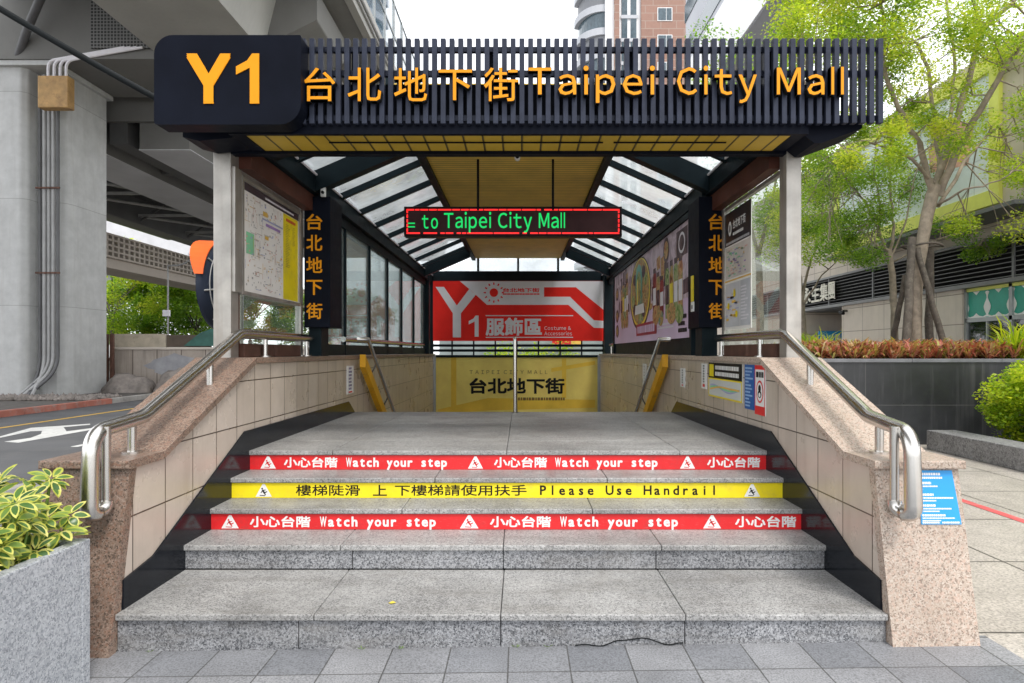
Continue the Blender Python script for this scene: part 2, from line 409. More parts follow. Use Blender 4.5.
PLTILE = brick('planter_black_tile', 'XZY', 1.9, .72, (.030,.032,.036), (.042,.044,.048), (.10,.10,.10), .006, 0, (.12,.77,0), .32, .4, None, .5, .2, dirtc=(.14,.14,.145))
PLCAP = M('planter_cap_stone', (.17,.175,.19), .4, var=.25, vs=3)
BARK = M('pale_bark', (.30,.25,.195), .9, var=.35, vs=6, dirt=(.20,.17,.13), bs=35, bstr=.6)
BARKD = M('dark_bark', (.10,.085,.07), .9, var=.4, vs=7, dirt=(.2,.18,.15), bs=35, bstr=.8)
L_LIGHT = leafmat('leaf_light', [(.15,.27,.025), (.33,.47,.045), (.52,.60,.06), (.68,.66,.12)], .58)
L_MID = leafmat('leaf_mid', [(.08,.18,.02), (.18,.33,.035), (.29,.45,.045), (.42,.53,.07)], .5)
L_DEEP = leafmat('leaf_deep', [(.06,.14,.02), (.15,.28,.035), (.26,.42,.05), (.42,.52,.08)], .45)
L_BUSH = leafmat('leaf_bush', [(.16,.30,.02), (.34,.50,.03), (.52,.62,.035), (.68,.70,.06)], .5)
L_RED = leafmat('leaf_red', [(.12,.26,.04), (.22,.30,.05), (.16,.06,.04), (.42,.11,.08), (.52,.22,.15), (.40,.40,.09), (.66,.42,.30)], .35)
L_VG = leafmat('leaf_green_centre', [(.045,.11,.035), (.10,.20,.05), (.22,.32,.08)], .3, .28)
L_VY = leafmat('leaf_yellow_rim', [(.40,.46,.07), (.60,.60,.12), (.76,.71,.26)], .35, .3)
SOIL = M('planter_soil', (.05,.04,.03), .95, var=.4, vs=20, bs=60, bstr=.8)
LEDG = glow('led_green', (.0,.80,.16), .55)
LEDR = glow('led_red', (1.0,.02,.02), .9)
LEDB = M('led_board', (.014,.008,.010), .4, var=.3, spec=0.12)
LEDX = M('led_off_matrix', (.05,.022,.024), .4, var=.3, spec=0.12)
MIRB = M('mirror_back', (.022,.028,.045), .35, var=.2, spec=0.12)
MIRO = M('mirror_hood_orange', (.82,.13,.02), .4, var=.08)
# ================================================================== THE SETTING
XL, XR = -2.10, 1.90            # inner faces of the two stair walls
WL, WR = -2.54, 2.34            # their outer faces
YB = 15.4                       # far end of the stairwell

g = MB()
x0, x1, y0, y1 = -300, 300, -60, 500
hx0, hx1, hy0, hy1 = WL+.05, WR-.05, 3.5, YB+.2
for (a, b, c, d) in ((x0, hx0, y0, y1), (hx1, x1, y0, y1), (hx0, hx1, y0, hy0), (hx0, hx1, hy1, y1)):
    g.rect(a, b, c, d, M('far_ground', (.26,.26,.25), .85, var=.1, vs=.3) if not g.mats else g.mats[0], -.16)
struct(g, 'ground', origin=(0, 0, -.16))
tilt = lambda x: .0128*(x+.1)
g = MB(); g.add([(-2.62, -4, tilt(-2.62)), (2.45, -4, tilt(2.45)), (2.45, 3.36, tilt(2.45)), (-2.62, 3.36, tilt(-2.62))], [(0,1,2,3)], PAVE)
struct(g, 'pavement', origin=(0, 0, 0))
g = MB(); g.rect(2.45, 11.4, -4, 3.36, PLAZA, .03).rect(2.2, 11.4, 3.36, 55, PLAZA, .03)
struct(g, 'plaza_paving', origin=(0, 0, 0))
g = MB(); g.rect(-5.8, -2.62, -4, 3.36, SIDEW, -.034).rect(-5.8, -2.4, 3.36, 60, SIDEW, -.034)
struct(g, 'sidewalk', origin=(0, 0, 0))
g = MB()
for i in range(64): g.box(-5.95, -5.803, -4+i*1.0, -4+i*1.0+.995, -.155, -.032, KERB)
struct(g, 'sidewalk_kerb', origin=(0, 0, 0), bevel=.012)
g = MB(); g.rect(-13.1, -5.95, -6, 120, ASPH, -.12); struct(g, 'road', origin=(0, 0, 0))
RZ = -.12
def G(u, v, z=RZ):
    d = (EYE-z)*F/(v-CY); return ((u-CX)*d/F, d)
g = MB(); g.rect(-11.36, -11.22, -5, 90, RYEL, RZ+.004); struct(g, 'yellow_road_line', origin=(0, 0, RZ))
arrow = [(0,520),(150,478),(300,468),(440,458),(440,463),(310,475),(325,495),(445,480),(445,488),(90,551),(20,546),(150,527),(200,508),(205,493),(150,495),(0,527)]
arrow = [G(u/4.88, 330+v/4.88) for u, v in arrow]
g = MB(); g.poly(arrow, RWHITE, RZ+.004); struct(g, 'turn_arrow_marking', origin=(arrow[0][0], arrow[0][1], RZ))
a = G(74, 447); b = G(126, 437.5)
g = MB()
for k in range(-1, 6):
    yy = a[1]+k*4.4
    g.rect(a[0]-.07, a[0]+.07, yy, yy+1.5, RWHITE, RZ+.004)
struct(g, 'white_lane_dashes', origin=(a[0], a[1], RZ))
g = MB()
for i in range(70): g.box(-13.28, -13.1, -6+i*1.2, -6+i*1.2+1.194, -.16, .045, KERBR if i < 22 else KERB)
struct(g, 'island_kerb', origin=(-13.2, 0, -.1), bevel=.02)
g = MB(); g.rect(-60, -13.28, -6, 90, DIRT, .02); struct(g, 'traffic_island', origin=(-20, 10, 0))
g = MB(); g.rect(4.40, 4.50, -4, 40, M('worn_red_tape', (.62,.10,.10), .6, var=.2, vs=3, dirt=(.55,.42,.38), wear=(.5,.45,.4)), .034); struct(g, 'red_floor_line', origin=(4.45, 5, .03))
# gravel at the pier's foot
def leafmesh(name, verts, faces, mats, parent=None, tone=None, mi=None, origin=None):
    o0 = np.array(parent['_o']) if parent is not None else np.array(origin if origin is not None else verts.mean(axis=0))
    me = bpy.data.meshes.new(name); nv = len(verts); nf, k = faces.shape
    me.vertices.add(nv); me.vertices.foreach_set('co', (verts-o0).astype(np.float32).ravel())
    me.loops.add(nf*k); me.loops.foreach_set('vertex_index', faces.astype(np.int32).ravel())
    me.polygons.add(nf); me.polygons.foreach_set('loop_start', np.arange(0, nf*k, k, dtype=np.int32))
    try: me.polygons.foreach_set('loop_total', np.full(nf, k, dtype=np.int32))
    except Exception: pass
    for m in mats: me.materials.append(m)
    if mi is not None: me.polygons.foreach_set('material_index', mi.astype(np.int32))
    if tone is not None:
        at = me.attributes.new('leaf_tone', 'FLOAT', 'FACE'); at.data.foreach_set('value', tone.astype(np.float32))
    me.update(calc_edges=True); me.validate()
    o = bpy.data.objects.new(name, me); COL.objects.link(o); o['_o'] = tuple(o0)
    if parent is not None: o.parent = parent
    else: o.location = o0
    return o
nr = np.random.default_rng(11)
def rocks(n, x0, x1, y0, y1, z, s0, s1):
    vs = []; fs = []
    base = np.array([(1,0,0),(-1,0,0),(0,1,0),(0,-1,0),(0,0,1),(0,0,-1)], float)
    tri = np.array([(0,2,4),(2,1,4),(1,3,4),(3,0,4),(2,0,5),(1,2,5),(3,1,5),(0,3,5)])
    for i in range(n):
        s = nr.uniform(s0, s1); p = np.array((nr.uniform(x0, x1), nr.uniform(y0, y1), z+s*.25))
        vs.append(base*s*nr.uniform(.6, 1.25, (6, 3))+p); fs.append(tri+6*i)
    return np.concatenate(vs), np.concatenate(fs)
v, f = rocks(900, -19, -13.35, 19.6, 21.3, .03, .05, .12)
tag(leafmesh('gravel', v, f, [ROCK], origin=(-16, 20.5, .02)), 'dark loose gravel spread along the foot of the concrete pier', 'gravel', kind='stuff')

# ================================================================== STAIRS
YF = [3.30, 3.957, 4.29, 4.594, 4.904]; ZF = [.176, .333, .476, .623, .772]
st = thing('stone_staircase', 'wide grey granite staircase rising from the pavement to the covered landing', 'staircase', ((XL+XR)/2, 3.3, 0))
joints = [[-1.07,-.105,.85],[-1.12,-.11,.87],[-.80,.48],[-.62,.62],[-.11]]
rj = [[-1.155,-.105,.85],[-1.05,-.11,.84],[],[],[]]
for i in range(5):
    y, z = YF[i], ZF[i]; zb = ZF[i-1] if i else -.06
    yn = (YF[i+1] if i < 4 else 8.03)
    xs = [XL+.003]+joints[i]+[XR-.003]
    t = MB()
    if i < 4:
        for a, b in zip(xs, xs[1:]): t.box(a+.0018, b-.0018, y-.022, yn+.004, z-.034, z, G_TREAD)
        tr = t.build('tread', st, bevel=.006)
    else:
        ys = [y-.022, 5.45, 6.1, 6.75, 7.4, 8.05]
        for k, (c, d) in enumerate(zip(ys, ys[1:])):
            xx = [XL+.003, -1.45+.0*k, -.11, 1.22, XR-.003] if k % 2 == 0 else [XL+.003, -1.45, -.11, 1.22, XR-.003]
            for a, b in zip(xx, xx[1:]): t.box(a+.0018, b-.0018, c+.0018, d-.0018, z-.034, z, G_TREAD)
        tr = t.build('landing', st, bevel=.005)
    r = MB(); xs = [XL+.003]+rj[i]+[XR-.003]
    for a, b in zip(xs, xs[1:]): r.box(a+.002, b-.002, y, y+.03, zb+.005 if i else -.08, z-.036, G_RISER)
    r.build('riser', st, bevel=.004)
    s = MB(); s.box(XL+.004, XR-.004, y+.031, yn+.03, zb-.12, z-.036, BLACKST); s.build('bedding', st)
# flight going down to the mall
for k in range(11):
    s = MB(); y = 8.06+.27*k; z = .772-.17*(k+1)
    s.box(XL+.004, XR-.004, y, y+.30, z-.20, z, G_TREAD); s.build('lower_step', st, bevel=.006)
s = MB(); s.box(XL+.004, XR-.004, 11.03, YB-.02, -1.32, -1.113, G_TREAD); s.build('lower_floor', st)
# weeds in the joint at the foot
def sprig(mb, x, y, z, m, n=7, s=.02):
    for k in range(n):
        a = rng.uniform(0, 6.28); l = rng.uniform(.5, 1.2)*s
        dx, dy = math.cos(a)*l, math.sin(a)*l*.5
        mb.add([(x, y, z), (x+dx-.3*dy, y+dy-.002, z+l*.6), (x+dx*1.5, y+dy*1.5, z+l*.7), (x+dx+.3*dy, y+dy, z+l*.4)], [(0,1,2,3)], m)
WEED = M('weed_green', (.13,.22,.03), .6, var=.3, vs=30)
for x in (-1.92, -.82, -.62, -.02, .14):
    w = MB(); sprig(w, x, 3.285, tilt(x)+.002, WEED)
    tag(w.build('weed'), 'tiny green weed growing in the joint at the foot of the stairs', 'weed', 'weeds along the foot of the stairs')
w = MB(); pts = []
for k in range(24):
    x = .28+.56*k/23; pts.append((x, 3.291-.003*math.sin(k*1.3), tilt(x)+.006+.035*math.exp(-((k-13)/4.5)**2)+.006*math.sin(k*.9)))
w.tube(pts, .003, CABLE, 6)
tag(w.build('loose_wire'), 'thin black wire lying along the foot of the lowest riser', 'wire')

lf = MB(); c_ = P(392, 607, 3.42); lf.add([(c_.x-.02, 3.42, .18), (c_.x, 3.405, .183), (c_.x+.022, 3.425, .181), (c_.x, 3.436, .186)], [(0,1,2,3)], M('fallen_leaf_yellow', (.62,.50,.06), .6))
tag(lf.build('fallen_leaf'), 'small yellow fallen leaf lying on the lowest tread', 'leaf')
# ================================================================== STAIR WALLS
def stair_wall(xi, xo, gm, name_label):
    lo, hi = min(xi, xo), max(xi, xo); inw = 1 if xi < 0 else -1
    w = thing('stair_side_wall', name_label, 'wall', ((lo+hi)/2, 3.3, 0))
    b = MB()
    b.prism([(3.285,-.08),(3.475,.905),(3.70,.905),(5.01,1.438),(YB,1.432),(YB,-1.4),(8,-1.4),(3.5,-.08)], lo, hi, TILE_L, 'x')
    b.build('tiled_face', w)
    e = MB()
    e.prism([(3.222,-.08),(3.41,.905),(3.471,.905),(3.281,-.08)], lo-.003, hi+.003, gm, 'x')
    e.build('end_panel', w, bevel=.004)
    c = MB(); ca, cb = (lo-.02, hi+.022) if inw > 0 else (lo-.022, hi+.02)
    path = [(3.372,.907),(3.705,.907),(4.30,1.152),(5.005,1.441)]
    path += [(5.005+1.155*k, 1.441) for k in range(1, 10)]
    T = .045
    for k, (p, q) in enumerate(zip(path, path[1:])):
        g0 = .0015; py, pz = p; qy, qz = q
        s0 = T
        c.prism([(py+g0, pz),(qy-g0, qz),(qy-g0, qz+T),(py+g0, pz+T)], ca, cb, gm, 'x')
    c.build('coping', w, bevel=.008)
    k = MB(); ka, kb = (xi, xi+.013) if inw > 0 else (xi-.013, xi)
    k.prism([(3.335,-.05),(3.345,.33),(3.62,.372),(4.82,.93),(7.72,.93),(8.06,.74),(8.06,.6),(5,.4)], ka, kb, BLACKST, 'x')
    k.build('skirting', w, bevel=.003)
    return w
stair_wall(XL, WL, G_PINK_SHADE, 'beige tiled stair wall with red-brown granite coping coloured darker for shade, beside the road')
stair_wall(XR, WR, G_PINK_LIT, 'beige tiled stair wall with pink granite coping coloured paler for light, beside the plaza')

# ================================================================== HANDRAILS
def fillet(pts, rad, n=6):
    out = [Vector(pts[0])]
    for a, b, c in zip(pts, pts[1:], pts[2:]):
        a, b, c = Vector(a), Vector(b), Vector(c)
        u = (a-b); w = (c-b); r = min(rad, u.length*.49, w.length*.49)
        p, q = b+u.normalized()*r, b+w.normalized()*r
        for i in range(n+1):
            t = i/n; out.append(p*(1-t)**2+b*2*t*(1-t)+q*t*t)
    out.append(Vector(pts[-1])); return out
def front_rail(x0, x1, x2, xt, label):
    h = thing('stair_handrail', label, 'handrail', (x0, 3.4, .925), 'steel handrails on the stair walls')
    r = MB()
    loop = [(x0, 6.75, 1.675),(x0, 5.05, 1.675),(x1, 3.74, 1.15),(x2, 3.25, 1.115),(x2, 3.235, .70),(xt, 3.335, .70)]
    pts = [Vector(loop[0])]+fillet(loop[:4], .05, 4)[1:-1]+fillet([loop[2], loop[3], loop[4]], .12, 10)[1:-1]+fillet([loop[3], loop[4], loop[5], (xt, 3.335, .82)], .06, 8)[1:-1]
    r.tube(pts, [.040]*(len(pts)-18)+[.043]*9+[.036]*9, STEEL, 20); r.build('rail', h)
    t = MB(); t.tube([(xt, 3.335, .71),(xt, 3.335, 1.14)], .0225, STEEL, 14); t.build('end_post', h)
    for y, z0, z1 in ((3.63, .953, 1.12), (4.56, 1.25, 1.455), (5.55, 1.486, 1.64), (6.62, 1.486, 1.64)):
        f = min(1, max(0, (y-3.74)/1.31)); x = x1+(x0-x1)*f
        p = MB(); p.tube([(x, y, z0), (x, y, z1)], .024, STEEL, 14); q = p.build('rail_post', h)
        p = MB(); p.tube([(x, y, z0-.004), (x, y, z0+.012)], .052, STEEL, 18); p.build('base_flange', q)
    return h
front_rail(-2.235, -2.22, -2.197, -2.175, 'bent steel handrail on the wall beside the road, looping down at its front end')
front_rail(2.09, 2.045, 1.997, 1.957, 'bent steel handrail on the wall beside the plaza, looping down over the blue notice')
def rear_rail(x, xs, label):
    h = thing('stair_handrail', label, 'handrail', (x, 8.0, 1.486), 'steel handrails on the stair walls')
    r = MB(); r.tube([(x, 8.0, 1.69), (x, 14.6, 1.69)], .036, STEEL, 12); r.build('rail', h)
    for y in (7.9+.25, 9.3, 10.6, 11.9, 13.2, 14.4):
        p = MB(); p.tube([(x, y, 1.48), (x, y, 1.66)], .02, STEEL, 10); p.build('rail_post', h)
    return h
rear_rail(-2.235, 0, 'level steel handrail in front of the grey side glazing')
rear_rail(2.045, 0, 'level steel handrail in front of the lilac food advertisement')
def down_rail(x, sg, label):
    h = thing('descending_handrail', label, 'handrail', (x, 8.1, .7))
    r = MB(); sl = -.66
    p0 = (x, 8.03, 1.69); p1 = (x, 11.2, 1.69+sl*3.17)
    r.tube([(x-.13*sg, 8.0, 1.69), p0, p1], .03, STEEL, 12); r.build('rail', h)
    y = MB()
    y.prism([(8.05, 1.50),(11.2, 1.50+sl*3.15),(11.2, 1.34+sl*3.15),(8.05, 1.34)], x-.075*sg-.036, x-.075*sg+.036, YPAINT, 'x')
    y.build('yellow_guard', h, bevel=.004)
    for k in range(4):
        yy = 8.5+.75*k; zz = 1.69+sl*(yy-8.03)
        b = MB(); b.tube([(x, yy, zz), (x-.08*sg, yy, zz-.16), (x-.18*sg, yy, zz-.2)], .011, PIPED, 8); b.build('bracket', h)
down_rail(-1.93, 1, 'handrail with yellow guard descending the stairs along the left tiled wall')
down_rail(1.75, -1, 'handrail with yellow guard descending the stairs along the right tiled wall')
h = thing('centre_handrail', 'slim steel handrail post standing mid-landing where the stairs go down', 'handrail', (-.075, 7.98, .759))
r = MB(); r.tube(fillet([(-.075, 7.98, .76), (-.075, 7.98, 1.73), (-.075, 11.1, -.25)], .06), .021, STEEL, 12); r.build('rail', h)
for k in range(3):
    yy = 8.9+.8*k; r = MB(); r.tube([(-.075, yy, .7-.66*(yy-8.06)-.1), (-.075, yy, 1.73-.635*(yy-7.98))], .018, STEEL, 10); r.build('rail_post', h)
r = MB(); r.tube([(-.075, 7.98, .758), (-.075, 7.98, .772)], .05, STEEL, 18); r.build('base_flange', h)

# ================================================================== WARNING STRIPS ON THE RISERS
def mono(mb, t, x0, x1, y0, y1, m, z, bold):
    """evenly spaced lettering of the strips: every character in its own cell"""
    n = len(t); cw = (x1-x0)/(n-.15)
    for i, ch in enumerate(t):
        if ch == ' ': continue
        vs, _ = glyphs(ch, bold, 2)
        ys = [p[1] for p in vs]; xs = [p[0] for p in vs]; k = (y1-y0)/.76
        w = min((max(xs)-min(xs))*k, cw*.84); c = x0+cw*(i+.43)
        mb.text(ch, c-w/2, c+w/2, y0+min(ys)*k, y0+max(ys)*k, m, z, 0, bold)
def strip(i, bg, fg, label, tris, texts, v0, v1):
    y = YF[i]-.004; d = y
    X = lambda u: (u-CX)*d/F
    Z = lambda v: EYE+(CY-v)*d/F
    z1 = ZF[i]-.038; z0 = ZF[i-1]+.002
    s = thing('warning_strip', label, 'warning strip', (0, y, z0), 'printed warning strips on the stair risers')
    fr = front(y)
    p = MB(fr); p.box(XL+.008, XR-.008, z0, z1, -.003, .0015, bg); p.build('backing', s)
    for (a, b) in tris:
        t = MB(fr); xa, xb = X(a), X(b); h = (z1-z0)*.86; zb = z0+(z1-z0)*.07; xm = (xa+xb)/2
        t.poly([(xa, zb), (xb, zb), (xm+.008, zb+h), (xm-.008, zb+h)], WHITE, .0024)
        q = bg if bg is RED else BLACK; e = h/10; w = (xb-xa)/10
        def ln(p0, p1, th):
            dx, dy = p1[0]-p0[0], p1[1]-p0[1]; L = math.hypot(dx, dy); nx, ny = -dy/L*th/2, dx/L*th/2
            t.poly([(p0[0]+nx,p0[1]+ny),(p0[0]-nx,p0[1]-ny),(p1[0]-nx,p1[1]-ny),(p1[0]+nx,p1[1]+ny)], q, .0031)
        t.disc(xm-.9*w, zb+6.4*e, .5*w*1.1, .6*e*1.2, q, .0031, 10)
        ln((xm-.8*w, zb+5.4*e), (xm+.5*w, zb+3*e), e*1.3)
        ln((xm+.5*w, zb+3*e), (xm+2.0*w, zb+4.2*e), e*.8); ln((xm+.4*w, zb+3*e), (xm+1.2*w, zb+1.4*e), e*.8)
        ln((xm-.6*w, zb+5*e), (xm+1.2*w, zb+5.4*e), e*.6); ln((xm-.6*w, zb+5*e), (xm-1.7*w, zb+3.0*e), e*.6)
        ln((xm-2.4*w, zb+1.2*e), (xm+.9*w, zb+.9*e), e*.6)
        t.build('warning_triangle', s)
    L = MB(fr); hs = z1-z0; ta, tb = z0+.14*hs, z1-.12*hs
    for (tx, a, b, kind) in texts:
        if kind == 'c': L.text(tx, X(a), X(b), ta, tb, fg, .0024, 0, .026 if bg is RED else .013)
        else: mono(L, tx, X(a), X(b), ta+.07*hs, tb+.01*hs, fg, .0024, .027 if bg is RED else .018)
    L.build('lettering', s)
strip(4, RED, WHITE, 'red warning strip with white lettering on the top riser of the stairs',
      [(260.5,276),(468,483),(680,695)], [('小心台階',284,337.6,'c'),('Watch your step',346,447,'m'),('小心台階',494,547,'c'),('Watch your step',555,657.5,'m'),('小心台階',707,760,'c')], 457.3, 469)
strip(3, YEL, BLACK, 'yellow warning strip with black lettering between the two red strips',
      [(255.6,272),(744,760)], [('樓梯陡滑',296,360,'c'),('上',373,387,'c'),('下樓梯請使用扶手',395,526.6,'c'),('Please Use Handrail',539,718,'m')], 485, 498.5)
strip(2, RED, WHITE, 'red warning strip with white lettering below the yellow strip',
      [(221.5,239),(460,478.5),(703,721)], [('小心台階',250,310.5,'c'),('Watch your step',320,436,'m'),('小心台階',490,551,'c'),('Watch your step',560,678,'m'),('小心台階',735,796,'c')], 515.3, 530.3)

# ================================================================== CANOPY
cn = thing('entrance_canopy', 'dark steel canopy with glass roof slopes and yellow ceiling over the stairs', 'canopy', (-.1, 5.05, 1.48))
for (a, b) in ((-2.43, -2.29), (2.095, 2.215)):
    p = MB(); p.box(a, b, 5.02, 5.16, 1.40, 3.3, STEELD); p.build('post', cn, bevel=.006)
for (a, b) in ((-2.27, -2.135), (1.935, 2.10)):
    p = MB(); p.box(a, b, 6.80, 7.06, 1.40, 3.36, FRAME); p.build('column', cn, bevel=.006)
    p = MB(); p.box(a, b, 14.75, 14.95, 1.40, 3.36, FRAME); p.build('column', cn, bevel=.006)
EL, ER, ZE = -2.18, 2.0, 3.36
CL, CR, ZC = -1.14, 1.0, 3.81
for (a, b) in ((EL-.16, EL+.03), (ER-.03, ER+.16)):
    p = MB(); p.box(a, b, 4.95, YB+.1, 3.20, 3.40, FRAME); p.build('eave_beam', cn, bevel=.005)
    q = (a+b)/2
    p = MB(); p.box(q-.05, q+.05, 5.17, 6.79, 3.02, 3.19, BROWNF); p.box(q-.04, q+.04, 7.07, 14.74, 3.08, 3.195, FRAME); p.build('head_rail', cn)
    p = MB(); p.tube([(b+.012 if q < 0 else a-.012, 5.2, 3.385), (b+.012 if q < 0 else a-.012, YB, 3.385)], .012, LGREY, 8); p.build('gutter_trim', cn)
for (a, b) in ((CL-.05, CL+.04), (CR-.04, CR+.05)):
    p = MB(); p.box(a, b, 5.46, YB+.05, ZC-.06, ZC+.10, FRAME); p.build('ridge_beam', cn, bevel=.004)
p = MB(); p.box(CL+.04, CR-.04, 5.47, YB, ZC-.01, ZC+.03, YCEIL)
p.build('ceiling', cn)
def bar(mb, s, y0, y1, dz0, dz1, m, pad=0):
    e, c = (EL, CL) if s < 0 else (ER, CR)
    mb.add([(e, y, ZE+dz) for dz in (dz0, dz1) for y in (y0, y1)]+[(c, y, ZC+dz) for dz in (dz0, dz1) for y in (y0, y1)],
           [(0,1,3,2),(4,6,7,5),(0,4,5,1),(2,3,7,6),(0,2,6,4),(1,5,7,3)], m)
for s in (-1, 1):
    for y in (5.54, 6.72, 14.2):
        p = MB(); bar(p, s, y-.07, y+.07, -.16, .06, FRAME); p.build('rafter', cn)
    k = 0
    for y in [6.12]+[7.62+.88*j for j in range(8)]:
        p = MB(); bar(p, s, y-.028, y+.028, -.02, .055, FRAME); p.build('glazing_bar', cn)
    p = MB(); bar(p, s, 5.48, YB, .058, .068, ROOFG); p.build('roof_glass', cn)
# far gable
p = MB(); p.box(EL-.1, ER+.1, YB, YB+.14, 3.18, 3.49, FRAME); p.build('gable_beam', cn, bevel=.004)
p = MB(); p.prism([(EL, 3.36), (ER, 3.36), (CR, ZC), (CL, ZC)], YB+.04, YB+.05, ROOFG, 'y'); p.build('gable_glass', cn)
p = MB()
for x in (CL+.1, -.07, CR-.1): p.box(x-.025, x+.025, YB, YB+.08, 3.49, ZC, FRAME)
p.build('gable_mullion', cn)
p = MB(); p.box(-2.42, -2.125, YB-.05, YB+.06, 1.43, 3.18, FRAME); p.build('end_post', cn)
p = MB(); p.box(2.0, 2.25, YB-.05, YB+.06, 1.43, 3.18, FRAME); p.build('end_post', cn)
# soffit under the fascia
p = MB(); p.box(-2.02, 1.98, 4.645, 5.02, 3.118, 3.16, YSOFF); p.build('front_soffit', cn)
p = MB(); p.box(-2.12, 2.08, 4.60, 4.643, 3.108, 3.20, NAVY); p.box(-2.30, 2.2, 5.022, 5.10, 3.095, 3.26, NAVY)
p.box(-2.12, -2.022, 4.663, 5.02, 3.115, 3.20, NAVY); p.box(1.982, 2.08, 4.663, 5.02, 3.115, 3.20, NAVY)
p.box(-1.45, .62, 4.80, 4.812, 3.108, 3.117, NAVY); p.box(.7, 1.55, 4.80, 4.812, 3.108, 3.117, NAVY)
p.build('soffit_frame', cn)
p = MB(); p.box(-2.30, 2.2, 5.017, 5.47, 3.40, 3.46, NAVY); p.build('front_roof_plate', cn)
p = MB(); p.box(-2.30, 2.3, 4.78, 5.015, 3.20, 3.50, NAVY); p.build('fascia_beam', cn, bevel=.004)
for sgn, xa, xb in ((1, 2.08, 2.50), (-1, -2.45, -2.12)):
    p = MB()
    if sgn > 0: p.prism([(2.082, 3.115), (2.15, 3.06), (2.20, 3.06), (2.50, 3.17), (2.50, 3.22), (2.082, 3.22)], 4.66, 5.0, NAVY, 'y')
    else: p.prism([(-2.122, 3.115), (-2.38, 3.09), (-2.50, 3.12), (-2.50, 3.20), (-2.122, 3.20)], 4.70, 5.0, NAVY, 'y')
    p.build('bracket', cn)
# glazing of the sides
for s, x in ((-1, -2.32), (1, 2.14)):
    p = MB(); p.box(x-.006, x+.006, 5.17, 6.62, 1.56, 3.02, PANELG); p.build('side_glass', cn)
    p = MB(); p.box(x-.03, x+.03, 6.62, 6.68, 1.486, 3.02, STEELD); p.box(x-.02, x+.02, 5.17, 5.20, 1.486, 3.02, BROWNF)
    p.box(x-.02, x+.02, 5.2, 6.62, 2.985, 3.02, STEELD); p.build('glass_frame', cn)
    p = MB(); p.box(x-.05, x+.05, 5.22, 5.86, 1.487, 1.60, RUST); p.box(x-.05, x+.05, 5.92, 6.56, 1.487, 1.60, RUST); p.build('kick_box', cn, bevel=.006)
x = -2.24
p = MB(); p.box(x-.006, x+.006, 7.10, 14.74, 1.62, 3.08, SIDEG); p.build('side_glass', cn)
p = MB()
for y in (7.12, 8.04, 9.34, 10.6, 11.85, 13.2, 14.6): p.box(x-.03, x+.03, y-.022, y+.022, 1.49, 3.08, FRAME)
p.box(x-.025, x+.025, 7.1, 14.74, 1.489, 1.62, FRAME); p.build('glass_frame', cn)  # low dark sill added to shut out glare under the panes
for x in (-.507, .377):
    p = MB(); p.tube([(x, 7.5, 3.2), (x, 7.5, ZC)], .014, NAVY, 10); p.build('hanger_rod', cn)

# entrance sign: slat screen, rounded box, raised lettering
es = thing('entrance_sign', 'long slatted sign with yellow lettering and dark rounded box above the stairs', 'sign', (0, 4.6, 3.12))
s = MB()
n = 66; xa, xb = -1.56, 2.575
for i in range(n+1):
    x = xa+(xb-xa)*i/n; s.box(x-.018, x+.018, 4.55, 4.592, 3.165 if i < n-4 else 3.17, 3.775, SLATM)
s.build('slat_screen', es, bevel=.002)
s = MB(); s.box(-1.6, 2.56, 4.594, 4.628, 3.70, 3.735, SLATM); s.box(-1.6, 2.56, 4.594, 4.628, 3.525, 3.565, SLATM); s.box(-1.6, 2.56, 4.594, 4.628, 3.20, 3.24, SLATM)
s.box(-1.6, 2.30, 4.67, 4.69, 3.20, 3.495, NAVY)
for x in (-1.2, -.2, .8, 1.8): s.box(x-.03, x+.03, 4.627, 4.78, 3.3, 3.735, NAVY)
s.build('rail', es)
d = 4.42
bx = [P(u, 100, d).x for u in (154, 301)]; bz = [P(0, v, d).z for v in (124.5, 35)]
s = MB(); s.prism(round_rect(bx[0], bx[1], bz[0], bz[1], .13, .012, .15, .02, 8), 4.42, 4.58, NAVY, 'y'); s.build('rounded_box', es, bevel=.006)
fr = front(d-.002); box_ = [o for o in es.children if o.name.startswith('rounded_box')][0]
zl, zh = P(0,104,d).z, P(0,54,d).z
s = MB(fr); s.latin('Y', P(187,0,d).x, P(231,0,d).x, zl, zh, ORANGE, 0, .006, .028); s.build('letter', box_)
s = MB(fr); s.one(P(236.5,0,d).x, P(259.5,0,d).x, zl, zh, ORANGE, 0, .007); s.build('numeral', box_)
d = 4.49
def raised(t, x0, x1, z0, z1, bold=.004):
    L = MB(front(4.55))
    L.text(t, x0, x1, z0, z1, ORANGE, .054, .004, bold)
    L.text(t, x0-.004, x1+.004, z0-.004, z1+.004, BLACK, .012, .040, bold+.010); L.build('letter', es)
for t, ua, ub in (('台',304,335),('北',347.5,381),('地',394,427),('下',438.5,472),('街',484,518)):
    raised(t, P(ua,0,d).x, P(ub,0,d).x, P(0,101 if t != '下' else 100,d).z, P(0,67.5 if t != '下' else 69.5,d).z)
for t, ua, ub in (('Taipei',528.5,655),('City',677,757),('Mall',777,844)):
    MB().latin(t, P(ua,0,d).x, P(ub,0,d).x, P(0,94.3,d).z, P(0,67.5,d).z, ORANGE, gap=.2, each=raised)
# ================================================================== SIGNS UNDER THE CANOPY
def bars(mb, x0, x1, y0, y1, rows, m, z, lo=.35, fill=.55, seed=1, word=.0):
    """rows of print too small to read in the photograph: short dashes"""
    r = random.Random(seed); h = (y1-y0)/rows
    for i in range(rows):
        y = y1-(i+1)*h+h*(1-fill)/2; x = x0; xe = x0+(x1-x0)*r.uniform(lo, 1)
        while x < xe:
            w = h*fill*r.uniform(.5, 1.1) if not word else r.uniform(.5, 1)*word
            mb.rect(x, min(x+w, xe), y, y+h*fill, m, z); x += w+h*fill*.22

